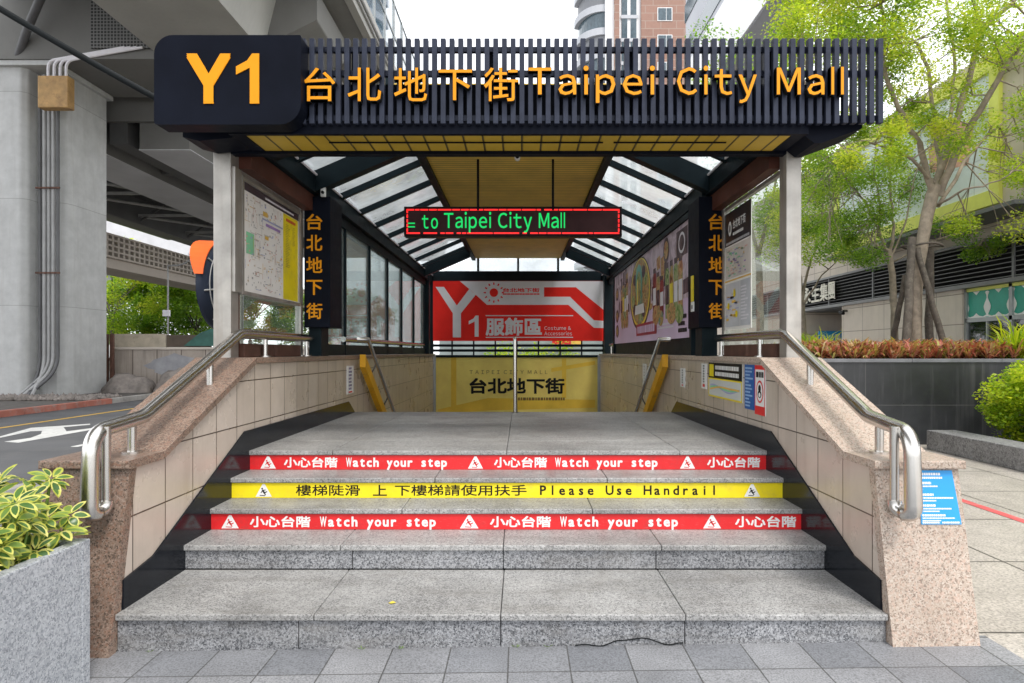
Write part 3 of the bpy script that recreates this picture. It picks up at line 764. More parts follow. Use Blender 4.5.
# LED display
d = 7.5
ld = thing('led_display', 'hanging LED display with green running text in a red border', 'led display', (-.06, d, 3.2))
x0, x1 = P(404,0,d).x, P(622,0,d).x; z0, z1 = P(0,236.5,d).z, P(0,206.5,d).z
p = MB(); p.box(x0, x1, d, d+.14, z0, z1, LEDB); p.build('housing', ld, bevel=.004)
fr = front(d-.001)
p = MB(fr); p.rect(x0+.04, x1-.04, z0+.035, z1-.035, LEDX, .0005); p.build('matrix', ld)
p = MB(fr); t = .018; r = random.Random(5)
for zz in (z0+.03, z1-.03-t):
    x = x0+.03
    while x < x1-.05:
        w = r.choice((.05, .09, .16, .3)); e = min(x+w, x1-.03)
        p.rect(x, e, zz, zz+t, LEDR, .002); x = e+r.choice((.012, .012, .04))
for xx in (x0+.03, x1-.03-t):
    zz = z0+.055
    while zz < z1-.06: p.rect(xx, xx+t, zz, zz+.04, LEDR, .002); zz += .055
p.build('border_lights', ld)
p = MB(fr); Xd = lambda u: P(u,0,d).x; Zd = lambda v: P(0,v,d).z
for k, v in enumerate((223, 226.5)): p.rect(Xd(408), Xd(415), Zd(v+1), Zd(v-.3), LEDG, .002)
p.latin('to', Xd(422), Xd(438), Zd(228.5), Zd(214.5), LEDG, .002, 0, .01)
p.latin('Taipei City Mall', Xd(444), Xd(565), Zd(228), Zd(213), LEDG, .002, 0, .01, .13)
p.build('running_text', ld)

# banner at the far end
d = 15.26
x0, x1, z0, z1 = P(433,0,d).x, P(604.5,0,d).x, P(0,341,d).z, P(0,281,d).z
bn = thing('entrance_banner', 'red and grey banner with big Y1 hung at the far end', 'banner', ((x0+x1)/2, d, z0))
Bx = lambda u: x0+(u-20)/(990-20)*(x1-x0); Bz = lambda v: z1-(v-35)/(370-35)*(z1-z0)
fr = front(d)
p = MB(fr); p.box(x0, x1, z0, z1, -.012, 0, BANRED); p.build('cloth', bn)
p = MB(fr)
def bp(pts, m, z): p.poly([(Bx(a), Bz(b)) for a, b in pts], m, z)
bp([(172,36),(990,36),(990,200),(828,70),(648,70),(648,123),(795,123),(930,254),(990,258),(990,298),(930,296),(785,168),(325,168),(262,112),(240,92)], LGREY, .002)
bp([(35,68),(82,68),(155,172),(225,80),(262,112),(178,215),(178,350),(132,350),(132,215)], LGREY, .004)
p.build('pattern', bn)
p = MB(fr)
bpw = lambda t, a, b, c, e, m, bold: p.text(t, Bx(a), Bx(b), Bz(e), Bz(c), m, .006, 0, bold)
p.one(Bx(222), Bx(278), Bz(346), Bz(228), LGREY, .004, .002)
bpw('服飾區', 318, 636, 240, 340, LGREY, .03)
p.latin('Costume &', Bx(650), Bx(800), Bz(308), Bz(288), LGREY, .006, gap=.12); p.latin('Accessories', Bx(650), Bx(806), Bz(338), Bz(318), LGREY, .006, gap=.12)
bpw('台北地下街', 415, 622, 74, 98, BANRED, .03)
p.rect(Bx(318), Bx(812), Bz(231), Bz(226), LGREY, .005); p.rect(Bx(318), Bx(812), Bz(352), Bz(347), LGREY, .005)
bars(p, Bx(415), Bx(622), Bz(114), Bz(102), 1, BANRED, .006, 1, .6, 3, .12)
p.build('lettering', bn)
p = MB(fr)
p.disc(Bx(364), Bz(100), (Bx(388)-Bx(364)), Bz(76)-Bz(100), BANRED, .006, 20)
for k in range(12):
    a = 2*math.pi*k/12; cx, cy = Bx(364)+.19*math.cos(a), Bz(100)+.19*math.sin(a)
    tx, ty = -math.sin(a)*.02, math.cos(a)*.02
    p.poly([(cx+tx, cy+ty), (cx-tx, cy-ty), (cx+.055*math.cos(a)-tx*.6, cy+.055*math.sin(a)-ty*.6), (cx+.055*math.cos(a)+tx*.6, cy+.055*math.sin(a)+ty*.6)], BANRED, .006)
p.build('sun_emblem', bn)

# gold board below it
d = 15.30
x0, x1, z0, z1 = P(436,0,d).x, P(597.5,0,d).x, -1.1, P(0,357.5,d).z
gb = thing('gold_wall_board', 'gold panel with black mall name below the red banner', 'wall board', ((x0+x1)/2, d, z0))
fr = front(d)
p = MB(fr); p.box(x0, x1, z0, z1, -.02, 0, GOLDB); p.build('panel', gb)
p = MB(fr); Gx = lambda u: P(430+u*180/1024,0,d).x; Gz = lambda v: P(0,340+v*80/455,d).z
p.poly([(Gx(120),Gz(100)),(Gx(150),Gz(100)),(Gx(150),Gz(430)),(Gx(120),Gz(430))], GOLDD, .002)
p.poly([(Gx(45),Gz(395)),(Gx(330),Gz(330)),(Gx(940),Gz(340)),(Gx(940),Gz(385)),(Gx(330),Gz(400)),(Gx(45),Gz(425))], GOLDD, .0025)
p.poly([(Gx(690),Gz(160)),(Gx(940),Gz(118)),(Gx(940),Gz(140)),(Gx(690),Gz(182))], GOLDD, .002)
p.poly([(Gx(750),Gz(105)),(Gx(775),Gz(105)),(Gx(775),Gz(330)),(Gx(750),Gz(330))], GOLDD, .0015)
p.build('pattern', gb)
p = MB(fr)
p.text('台北地下街', Gx(225), Gx(765), Gz(306), Gz(216), BLACK, .004, 0, .03)
r_ = GOLDD; DGOLD = M('dark_gold_print', (.22,.13,.03), .5)
p.latin('TAIPEI CITY MALL', Gx(225), Gx(668), Gz(193), Gz(172), DGOLD, .004, gap=.5)
bars(p, Gx(500), Gx(768), Gz(346), Gz(324), 1, DGOLD, .004, 1, .75, 9)
p.build('lettering', gb)
p = MB(); AL = M('aluminium_trim', (.38,.40,.40), .4, .7, var=.1)
for a, b in ((x0-.09, x0), (x1, x1+.09)): p.box(a, b, d-.03, d+.03, z0, z1+.06, AL)
p.box(x0, x1, d-.03, d+.03, z1, z1+.06, FRAME); p.build('frame', gb)
# railing above the board
rl = thing('back_railing', 'black railing between the gold board and the red banner', 'railing', (-.07, 15.46, 1.45))
p = MB()
for v in (345.5, 350.5): p.tube([(XL-.2, 15.46, P(0,v,15.46).z), (XR+.2, 15.46, P(0,v,15.46).z)], .032, FRAME, 8)
for k in range(9): x = XL-.1+k*.525; p.tube([(x, 15.46, 1.41), (x, 15.46, P(0,341,15.46).z)], .02, FRAME, 8)
p.build('bars', rl)
p = MB(); p.box(XL-.2, XR+.2, 15.42, 15.56, -1.3, 1.42, CONCD); p.build('end_wall', rl)

# pillar signs
def pillar_sign(a, b, label, ta, tb):
    t = thing('pillar_sign', label, 'pillar sign', ((a+b)/2, 6.7, 1.79), 'vertical signs on the canopy columns')
    p = MB(); p.box(a, b, 6.70, 7.14, 1.79, 3.17, NAVY); p.build('box', t, bevel=.005)
    v = [214, 235, 257, 280, 303]; hh = [16, 16, 16, 15, 16]
    for ch, vv, h in zip('台北地下街', v, hh):
        p = MB(front(6.697)); p.text(ch, ta, tb, P(0,vv+h,6.7).z, P(0,vv,6.7).z, ORANGE, 0, .004, .014); p.build('character', t)
    return t
pillar_sign(-2.285, -2.01, 'dark column sign with whole yellow mall name, beside the white and yellow map', P(306.5,0,6.7).x, P(322.5,0,6.7).x)
t = pillar_sign(1.875, 2.15, 'dark column sign partly hidden behind the glass with the map poster', P(708.5,0,6.7).x, P(725,0,6.7).x)
p = MB(facing_left(1.875)); f = lambda u, : None
p.box(-6.98, -6.90, 2.08, 2.36, 0, .012, YEL); p.box(-6.98, -6.88, 1.97, 2.075, 0, .012, WHITE); p.rect(-6.95, -6.91, 2.0, 2.04, BLACK, .013)
tag(p.build('small_sticker'), 'small yellow and white sticker on the inner side of the right column sign', 'sticker')
p = MB(); p.box(-2.10, -2.05, 6.66, 6.697, 3.16, 3.26, WHITE); p.tube([(-2.075, 6.64, 3.2), (-2.075, 6.66, 3.2)], .016, BLACK, 10)
tag(p.build('small_sensor', bevel=.004), 'small white sensor box on top of the left column sign', 'sensor')

# map board, left
MAPG = [M('map_pink', (.70,.42,.36), .5), M('map_grey', (.50,.48,.46), .5), M('map_blue', (.40,.42,.62), .5), M('map_tan', (.68,.55,.40), .5), M('map_green', (.25,.62,.36), .5), M('map_violet', (.36,.22,.50), .5), M('map_orange', (.80,.50,.10), .5)]
PAPER = M('map_paper', (.86,.83,.79), .4, var=.05, spec=.15)
mb_ = thing('map_board', 'framed street map with yellow index strip behind the left post', 'map board', (-2.27, 5.85, 2.02))
fr = facing_right(-2.275)
y0, y1, z0, z1 = 5.20, 6.50, 2.03, 2.93
p = MB(fr); p.box(y0, y1, z0, z1, -.03, 0, PAPER); p.build('panel', mb_)
p = MB(fr); p.rect(y0+.88, y1-.02, z0+.01, z1-.07, YEL, .002); p.rect(y0, y1, z1-.065, z1, M('map_header', (.05,.035,.05), .4), .002)
p.rect(y0+.06, y0+.22, z0+.32, z0+.50, MAPG[4], .002); p.build('colour_fields', mb_)
p = MB(fr); r = random.Random(21)
for k in range(260):
    x = r.uniform(y0+.02, y0+.84); z = r.uniform(z0+.03, z1-.1); m = r.choice([0,0,1,1,1,1,2,3,3,6])
    if r.random() < .6: p.rect(x, min(x+r.uniform(.008,.03), y0+.86), z, z+r.uniform(.006,.02), MAPG[m], .003+.0001*k/50)
    else:
        w = r.uniform(.03,.12)
        if r.random() < .5: p.rect(x, min(x+w, y0+.86), z, z+.005, MAPG[m], .003)
        else: p.rect(x, x+.005, z, min(z+w, z1-.08), MAPG[m], .0034)
p.rect(y0+.46, y0+.80, z0+.62, z0+.645, MAPG[5], .005); p.rect(y0+.38, y0+.86, z0+.665, z0+.68, MAPG[2], .005)
p.rect(y0+.44, y0+.52, z0+.5, z0+.53, MAPG[6], .005); p.rect(y0+.40, y0+.5, z0+.70, z0+.74, MAPG[6], .005)
p.build('street_map', mb_)
p = MB(fr); IDX = M('index_print', (.42,.36,.06), .5); bars(p, y0+.94, y0+1.06, z0+.32, z1-.16, 26, IDX, .004, .5, .4, 4); bars(p, y0+1.12, y0+1.2, z0+.55, z1-.16, 15, IDX, .004, .4, .4, 6)
bars(p, y0+.95, y1-.1, z1-.14, z1-.10, 1, M('map_red', (.7,.08,.05), .5), .0045, 1, .7, 8)
bars(p, y0+.45, y0+1.15, z1-.05, z1-.02, 1, LGREY, .004, 1, .6, 10); p.build('index_print', mb_)
p = MB(fr)
for a, b, c, e in ((y0-.03, y0, z0-.03, z1+.03), (y1, y1+.03, z0-.03, z1+.03), (y0, y1, z0-.03, z0), (y0, y1, z1, z1+.03)): p.box(a, b, c, e, -.03, .014, STEELD)
p.build('frame', mb_)
p = MB(fr); p.box(y0-.16, y0-.035, z0-.02, 3.0, -.035, .01, STEELD); p.build('edge_strip', mb_)

# map poster, right
mp = thing('map_poster', 'tall black-headed map poster behind the right glass pane', 'map poster', (2.13, 6.3, 1.755))
fr = facing_left(2.125)
ya, yb, z0, z1 = -6.62, -5.87, 1.755, 2.95
p = MB(fr); p.box(ya, yb, z0, z1, -.006, 0, PAPER); p.build('sheet', mp)
GREYP = M('poster_grey', (.52,.53,.56), .45); HEAD = M('poster_header', (.022,.022,.028), .35)
p = MB(fr); p.rect(ya, yb, z1-.34, z1, HEAD, .002)
p.rect(ya+.02, yb-.02, z0+.52, z0+.84, M('poster_cream', (.66,.61,.56), .45), .002)
p.rect(ya+.02, yb-.30, z0+.03, z0+.47, M('poster_map_ground', (.60,.60,.62), .45), .002); p.rect(yb-.29, yb-.02, z0+.03, z0+.47, GREYP, .002)
p.rect(ya, yb, z0+.49, z0+.505, MAPG[6], .002); p.build('colour_fields', mp)
p = MB(fr); r = random.Random(3)
for k in range(60):
    x = r.uniform(ya+.04, yb-.12); z = r.uniform(z0+.54, z0+.80); p.rect(x, x+r.uniform(.02,.08), z, z+r.uniform(.006,.02), r.choice(MAPG), .0035)
for k in range(24):
    x = r.uniform(ya+.04, yb-.42); z = r.uniform(z0+.05, z0+.42); p.rect(x, x+r.uniform(.02,.12), z, z+r.uniform(.008,.03), r.choice([MAPG[6], MAPG[3], MAPG[6], MAPG[2]]), .0035)
for (px, pz) in ((ya+.30, z0+.36), (ya+.36, z0+.15), (ya+.12, z0+.24)):
    p.disc(px, pz, .035, .035, YEL, .005, 14)
p.build('street_map', mp)
p = MB(fr); p.disc(ya+.16, z1-.17, .05, .075, WHITE, .003, 16); p.disc(ya+.16, z1-.17, .022, .04, HEAD, .0036, 12)
p.text('台北地下街', ya+.25, yb-.14, z1-.19, z1-.10, WHITE, .003, 0, .02); bars(p, ya+.25, yb-.2, z1-.26, z1-.22, 1, WHITE, .003, 1, .7, 2)
bars(p, ya+.04, yb-.04, z0+.86, z0+.90, 1, GREYP, .003, 1, .6, 5); bars(p, yb-.27, yb-.05, z0+.08, z0+.42, 11, LGREY, .003, .5, .5, 7)
p.build('lettering', mp)

# food advertisement
def photo_print(name, cols, scale=9, seed=0.):
    m, nt, b = nodes(name); p = mapv(nt, pos(nt), loc=(seed, seed*2, seed*3))
    n = noise(nt, p, scale, 5, .6, .8); k = len(cols)
    nt.links.new(ramp(nt, n, [(.28+.44*i/(k-1), c) for i, c in enumerate(cols)]), b.inputs['Base Color']); b.inputs['Roughness'].default_value = .45; b.inputs['Specular IOR Level'].default_value = .12
    return m
LILAC = M('lilac_paper', (.70,.54,.72), .45, var=.12, vs=.8, spec=.12)
MEAT = photo_print('print_food', [(.07,.03,.02), (.42,.15,.06), (.62,.40,.18), (.18,.20,.05), (.75,.60,.40)], 9)
GREENS = photo_print('print_greens', [(.04,.08,.03), (.16,.28,.06), (.45,.48,.25), (.30,.14,.08)], 10, 3.)
SOUP = photo_print('print_soup', [(.10,.04,.02), (.38,.17,.05), (.55,.36,.12), (.05,.25,.22), (.6,.5,.3)], 7, 5.)
DARKP = photo_print('print_dark', [(.03,.02,.03), (.10,.06,.07), (.22,.15,.16)], 6, 8.)
WALLP = photo_print('print_backdrop', [(.22,.15,.18), (.52,.40,.50), (.70,.58,.66), (.36,.27,.32), (.60,.45,.42)], 2.2, 2.)
ad = thing('food_advertisement', 'long lilac food poster along the right side of the passage', 'poster', (1.95, 10.3, 1.70))
fr = facing_left(1.955); ya, yb, z0, z1 = -13.25, -7.30, 1.70, 3.08
p = MB(fr); p.box(ya, yb, z0, z1, -.02, 0, LILAC); p.build('sheet', ad)
W = yb-ya; A = lambda s: ya+W*s; B = lambda t: z0+(z1-z0)*t
p = MB(fr)
p.poly([(A(.0),B(.38)),(A(1),B(.34)),(A(1),B(1)),(A(0),B(1))], WALLP, .002)
rr_ = random.Random(8)
for k in range(46):          # market shelves and crowd behind the dishes
    s_, t_ = rr_.uniform(.02, .97), rr_.uniform(.45, .98); w_, h_ = rr_.uniform(.008, .03), rr_.uniform(.05, .2)
    p.poly([(A(s_-w_),B(t_-h_)),(A(s_+w_),B(t_-h_*.9)),(A(s_+w_*.9),B(min(1,t_+h_*.3))),(A(s_-w_),B(min(1,t_+h_*.2)))], rr_.choice([DARKP, WALLP, MEAT, DARKP, WALLP]), .0022+k*.00003)
def jar(s_, t_, w_, h_, m, lid, z):
    p.poly([(A(s_-w_),B(t_+h_*.04)),(A(s_-w_*.85),B(t_)),(A(s_+w_*.85),B(t_)),(A(s_+w_),B(t_+h_*.04)),(A(s_+w_),B(t_+h_*.82)),(A(s_+w_*.7),B(t_+h_*.9)),(A(s_-w_*.7),B(t_+h_*.9)),(A(s_-w_),B(t_+h_*.82))], m, z)
    p.rect(A(s_-w_*.75), A(s_+w_*.75), B(t_+h_*.9), B(t_+h_), lid, z+.0006)
    p.rect(A(s_-w_*.85), A(s_+w_*.85), B(t_+h_*.25), B(t_+h_*.6), rr_.choice([LGREY, YEL, DARKP]), z+.0008)
for k in range(4): jar(.155+.036*k, .30, .017, .50+.05*(k % 2), [MEAT, SOUP, GREENS, MEAT][k], DARKP, .004+.0003*k)
for k in range(3): p.disc(A(.17+.045*k), B(.27), .13, .10, MEAT, .0062+.0003*k, 18)
p.disc(A(.47), B(.57), .90, .60, DARKP, .0038, 36); p.disc(A(.47), B(.58), .84, .565, YEL, .0042, 36); p.disc(A(.47), B(.59), .78, .53, SOUP, .0050, 36)
for k in range(13):
    a_ = 2*math.pi*k/13; p.disc(A(.47)+.58*math.cos(a_), B(.58)+.38*math.sin(a_), .15, .10, [MEAT, GREENS, DARKP][k % 3], .0056+.0001*k, 12)
p.disc(A(.46), B(.68), .30, .34, TEAL, .0075, 28); p.disc(A(.46), B(.66), .20, .25, GREENS, .0082, 24)
for k in range(4): p.disc(A(.44+.014*k), B(.60+.03*(k % 2)), .06, .22, [YEL, GREENS, SOUP, GREENS][k], .0088+.0002*k, 14)
p.poly([(A(.40),B(.33)),(A(.54),B(.33)),(A(.53),B(.44)),(A(.41),B(.44))], WHITE, .0098)
RJAR = photo_print('print_red_jar', [(.12,.01,.01), (.30,.03,.03), (.45,.12,.08)], 5, 4.)
for k in range(3): jar(.665+.04*k, .24, .019, .52-.06*k, [RJAR, MEAT, RJAR][k], DARKP, .004+.0003*k)
p.disc(A(.68), B(.26), .22, .14, MEAT, .0065, 20); p.disc(A(.735), B(.22), .16, .11, SOUP, .0068, 20)
for k in range(4): jar(.80+.04*k, .20, .018, .54, [GREENS, SOUP, GREENS, MEAT][k], DARKP, .0042+.0003*k)
p.disc(A(.84), B(.24), .25, .14, MEAT, .0065, 20); p.disc(A(.91), B(.22), .20, .12, GREENS, .0068, 20)
p.disc(A(.79), B(.87), .17, .17, DARKP, .0045, 20); p.disc(A(.79), B(.87), .12, .12, MEAT, .0052, 20)
p.rect(A(.885), A(.975), B(.72), B(.96), DARKP, .004); p.disc(A(.93), B(.84), .16, .13, LGREY, .0055, 20); p.disc(A(.93), B(.84), .12, .095, DARKP, .0065, 20)
for t_ in (.72, .40, .18): p.disc(A(.06), B(t_), .18, .13, DARKP, .004, 18); p.disc(A(.06), B(t_), .12, .085, MEAT, .005, 18)
p.build('food_pictures', ad)
p = MB(fr); DRED = M('print_deep_red', (.36,.02,.05), .4)
p.rect(A(.42), A(.69), B(.07), B(.21), DRED, .006)
bars(p, A(.44), A(.67), B(.095), B(.185), 1, LILAC, .008, 1, .9, 3); bars(p, A(.90), A(.985), B(.04), B(.22), 3, BLACK, .004, .6, .6, 9); bars(p, A(.70), A(.86), B(.10), B(.17), 2, LGREY, .004, .9, .5, 11)
p.build('print_blocks', ad)
p = MB()
p.box(1.93, 1.99, 7.22, 7.295, 1.49, 3.12, FRAME); p.box(1.93, 1.99, 13.26, 13.33, 1.49, 3.12, FRAME); p.box(1.93, 1.99, 7.295, 13.26, 3.085, 3.15, FRAME); p.box(1.99, 2.03, 7.22, 13.33, 1.489, 3.15, FRAME); p.box(1.965, 1.985, 7.295, 13.26, 1.489, 1.69, FRAME)  # low dark strip added below the poster to close the bright gap
p.build('frame', ad)

# notices stuck on the right wall
def wall_plate(name, label, cat, side, ya, yb, z0, z1, bg, group=None):
    x = XR-.004 if side > 0 else XL+.004
    t = thing(name, label, cat, (x, (ya+yb)/2, z0), group)
    fr = facing_left(x) if side > 0 else facing_right(x)
    a, b = (-yb, -ya) if side > 0 else (ya, yb)
    p = MB(fr); p.box(a, b, z0, z1, -.003, .003, bg); p.build('plate', t)
    return t, fr, a, b
DX = lambda u: 1.896*F/(u-CX)      # depth of a point seen on the right wall
t, fr, a, b = wall_plate('no_smoking_notice', 'narrow white vertical notice left of the black and yellow sign', 'notice', 1, DX(706.5), DX(701.7), 1.15, 1.41, WHITE, 'narrow white notices on the tiled walls')
p = MB(fr); bars(p, a+.06, b-.06, 1.21, 1.40, 7, BLACK, .004, .8, .6, 2); p.rect(a+.05, b-.05, 1.17, 1.2, RED, .004); p.build('print', t)
t, fr, a, b = wall_plate('route_notice', 'black headed notice with yellow borders and coloured lines on the right wall', 'notice', 1, DX(742.5), DX(709), 1.09, 1.425, M('notice_paper', (.62,.64,.62), .4, var=.06))
p = MB(fr); p.rect(a, b, 1.275, 1.425, BLACK, .004); p.rect(a, b, 1.262, 1.275, YEL, .004); p.rect(a, b, 1.09, 1.105, YEL, .004); p.rect(a, a+.02, 1.09, 1.27, YEL, .0045); p.rect(b-.02, b, 1.09, 1.27, YEL, .0045)
p.rect(a+.03, a+.17, 1.29, 1.41, YEL, .005); bars(p, a+.22, b-.05, 1.29, 1.41, 2, WHITE, .005, .95, .62, 4)
n = 14
for c, off, m in ((0, .02, MAPG[2]), (1, 0, MAPG[4]), (2, -.02, MAPG[6])):
    pts = [(a+.06+(b-a-.12)*i/n, 1.185+off*math.cos(i*.35)+.012*math.sin(i*.5)) for i in range(n+1)]
    p.poly([(x, y+.008) for x, y in pts]+[(x, y-.008) for x, y in pts[::-1]], m, .005+.0006*c)
p.build('print', t)
t, fr, a, b = wall_plate('blue_regulations_notice', 'narrow deep blue notice between the route sign and the red-bordered sign', 'notice', 1, DX(754.5), DX(745), 1.055, 1.425, DBLUE)
p = MB(fr); bars(p, a+.02, b-.02, 1.07, 1.41, 12, M('pale_blue_print', (.35,.52,.75), .45), .004, .4, .5, 6); p.build('print', t)
t, fr, a, b = wall_plate('pet_notice', 'white notice with red border and black-ringed picture, nearest the plaza', 'notice', 1, DX(765.5), DX(755.3), 1.03, 1.425, WHITE)
p = MB(fr); p.rect(a, b, 1.39, 1.425, RED, .004); p.rect(a, b, 1.03, 1.10, RED, .004); p.rect(a, a+.012, 1.03, 1.42, RED, .0045); p.rect(b-.012, b, 1.03, 1.42, RED, .0045)
bars(p, a+.03, b-.03, 1.325, 1.375, 1, BLACK, .005, 1, .9, 2); cx = (a+b)/2
p.disc(cx, 1.215, .075, .09, RED, .005, 24); p.disc(cx, 1.215, .06, .074, WHITE, .0056, 24); p.disc(cx, 1.24, .028, .03, BLACK, .0062, 14); p.disc(cx, 1.195, .04, .03, BLACK, .0062, 14); p.disc(cx, 1.19, .022, .018, WHITE, .0068, 12)
p.build('print', t)
t, fr, a, b = wall_plate('vertical_notice', 'narrow white vertical notice just in front of the right descending handrail', 'notice', 1, DX(685), DX(680.5), 1.12, 1.34, WHITE, 'narrow white notices on the tiled walls')
p = MB(fr); bars(p, a+.08, b-.08, 1.16, 1.33, 6, BLACK, .004, .8, .6, 12); p.rect(a+.07, b-.07, 1.135, 1.15, RED, .004); p.build('print', t)
t, fr, a, b = wall_plate('vertical_notice', 'narrow white vertical notice on the left tiled wall', 'notice', -1, 7.66, 7.95, 1.02, 1.36, WHITE, 'narrow white notices on the tiled walls')
p = MB(fr); bars(p, a+.07, b-.07, 1.06, 1.35, 7, M('violet_print', (.12,.08,.25), .5), .004, .8, .6, 14); p.rect(a+.06, b-.06, 1.03, 1.05, RED, .004); p.build('print', t)
t, fr, a, b = wall_plate('vertical_notice', 'smallest white vertical notice, beyond the right descending handrail', 'notice', 1, 9.62, 9.9, 1.02, 1.35, WHITE, 'narrow white notices on the tiled walls')
p = MB(fr); bars(p, a+.09, b-.09, 1.06, 1.33, 6, MAPG[1], .004, .8, .6, 15); p.build('print', t)

# blue notice on the plaza-side end panel (leaning face)
za, zb = .872, -.08
lean = lambda z: 3.222+(z+.08)/(.985)*.188
def lean_frame():
    up = Vector((0, .188, .985)).normalized(); xx = Vector((1,0,0)); nn = xx.cross(up)
    o = Vector((0, lean(0), 0)); 
    return Matrix(((xx.x, up.x, nn.x, o.x+nn.x*.002), (xx.y, up.y, nn.y, o.y+nn.y*.002), (xx.z, up.z, nn.z, o.z+nn.z*.002), (0,0,0,1)))
fr = lean_frame()
t = thing('blue_notice', 'bright blue notice with white lines on the plaza-side end of the wall', 'notice', (2.23, 3.36, .58))
pa = [(2.135,.912),(2.305,.912),(2.322,.632),(2.11,.632)]
p = MB(fr); p.add([(x, y, 0) for x, y in pa]+[(x, y, .003) for x, y in pa], [(4,7,6,5),(0,1,2,3),(0,4,5,1),(1,5,6,2),(2,6,7,3),(3,7,4,0)], BLUE); p.build('plate', t)
p = MB(fr)
rows_ = [(.03,.62,.885,.900),(.03,.66,.867,.879),(.03,.32,.838,.853),(.03,.5,.824,.833),(.03,.07,.808,.818),(.03,.36,.778,.792),(.03,.9,.763,.773),(.03,.42,.749,.758),(.03,.40,.722,.736),(.06,.8,.708,.717),(.06,.48,.695,.703),(.03,.62,.672,.685),(.03,.85,.660,.668),(.03,.5,.648,.655),(.03,.46,.636,.647),(.52,.96,.636,.647)]
for s, (f0, f1, y0, y1) in enumerate(rows_):
    k_ = (y0-.632)/.28; xa_, xb_ = 2.11+.025*k_, 2.322-.017*k_; x0, x1, rows, lo = xa_+(xb_-xa_)*f0, xa_+(xb_-xa_)*f1, 1, 1
    bars(p, x0, x1, y0, y1, rows, WHITE, .0042, lo, .85, s)
p.build('print', t)

# security camera, cable
c = thing('security_camera', 'small white camera hanging under the yellow ceiling behind the sign', 'camera', (-.04, 7.0, 3.6))
p = MB(); p.tube([(-.04, 7.0, ZC-.01), (-.04, 7.0, 3.70)], .012, LGREY, 8); p.build('stalk', c)
p = MB(); p.tube([(-.04, 6.93, 3.66), (-.04, 7.06, 3.68)], .032, WHITE, 14); p.tube([(-.04, 6.92, 3.658), (-.04, 6.93, 3.66)], .022, BLACK, 12); p.build('body', c)
p = MB(); pts = []
a, b = Vector((-2.25, 4.9, 3.18)), Vector((-6.2, 4.4, 5.65))
for k in range(25):
    s = k/24; q = a.lerp(b, s); q.z -= .12*math.sin(math.pi*s); pts.append(q)
p.tube(pts, .024, CABLE, 10)
tag(p.build('overhead_cable'), 'thick black cable sagging from upper left to the canopy corner', 'cable')
# ================================================================== OVERPASS SIDE
pr = thing('concrete_pier', 'massive pale concrete pier with pipes in a recess, beside the road', 'pier', (-16.8, 22.8, .02))
p = MB()
prof = [(-20.6,21.4),(-16.85,21.4),(-16.68,21.55),(-16.68,22.0),(-16.05,22.0),(-15.82,22.15),(-15.75,22.4),(-15.75,24.2),(-20.6,24.2)]
p.prism(prof, -.1, 11.3, CONC, 'z'); p.build('shaft', pr, bevel=.05)
p = MB()
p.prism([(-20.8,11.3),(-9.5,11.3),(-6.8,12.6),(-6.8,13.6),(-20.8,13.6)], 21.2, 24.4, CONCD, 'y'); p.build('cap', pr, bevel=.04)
p = MB(); p.box(-20.75, -15.6, 21.25, 24.35, 11.12, 11.298, CONC); p.build('ledge', pr, bevel=.02)
for u, rr, m in ((40,.05,PIPED),(44.5,.06,PIPE),(49,.05,PIPE),(53.5,.06,PIPE),(58,.05,PIPED)):
    X = (u-CX)*21.75/F; p = MB()
    p.tube(fillet([(X-.6 if u > 45 else X, 21.2, .08), (X, 21.75, .9), (X, 21.75, 11.0)], .5), rr, m, 8); p.build('pipe', pr)
for z in (4.2, 7.1):
    p = MB(); p.box(-16.55, -15.72, 21.66, 21.70, z, z+.06, RUST); p.build('pipe_clamp', pr)
p = MB(); a = P(38.5,108,21.1); b = P(69,76,21.1); p.box(a.x, b.x, 21.05, 21.38, a.z, b.z, JBOX); p.build('junction_box', pr, bevel=.03)
for k in range(4):
    X = a.x+.25+.2*k; p = MB(); p.tube(fillet([(X, 21.2, b.z-.02), (X, 21.2, b.z+.55), (X+2.6, 21.1, b.z+.95)], .25), .045, LGREY, 8); p.build('conduit', pr)
p = MB(); p.tube([(-16.9, 21.35, 11.4), (-16.2, 20.9, 12.2), (-14.9, 20.2, 13.6)], .13, PIPED, 10); p.build('drain_pipe', pr)

# viaduct deck over the pier
vd = thing('road_viaduct', 'concrete box-girder viaduct with glass noise barrier passing overhead on the left', 'viaduct', (-10, 5, 11.5))
VY0, VY1 = -14, 70
p = MB(); p.prism([(-12.2,11.53),(-8.6,11.53),(-8.05,13.7),(-12.9,13.7)], VY0, VY1, CONCW, 'y')
p.build('box_girder', vd)
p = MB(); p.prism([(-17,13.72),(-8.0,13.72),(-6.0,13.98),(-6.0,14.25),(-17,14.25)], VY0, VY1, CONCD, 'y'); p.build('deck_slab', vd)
p = MB()
for k in range(28): p.box(-6.22, -5.92, VY0+3*k+.01, VY0+3*k+2.99, 13.9, 15.0, CONCW)
p.build('edge_beam', vd, bevel=.02)
p = MB(); p.box(-6.03, -6.01, VY0, VY1, 15.0, 18.0, NOISEG); p.build('noise_barrier', vd)
p = MB()
for k in range(43): p.box(-6.08, -5.96, VY0+2*k-.05, VY0+2*k+.05, 15.0, 18.1, AL)
p.box(-6.06, -5.98, VY0, VY1, 16.45, 16.53, AL); p.box(-6.06, -5.98, VY0, VY1, 18.0, 18.08, AL); p.build('barrier_posts', vd)
p = MB(); p.tube([(-5.86, VY0, 14.5), (-5.86, VY1, 14.5)], .06, PIPE, 8); p.tube([(-5.86, VY0, 14.2), (-5.86, VY1, 14.2)], .05, PIPE, 8); p.build('edge_pipe', vd)
p = MB()
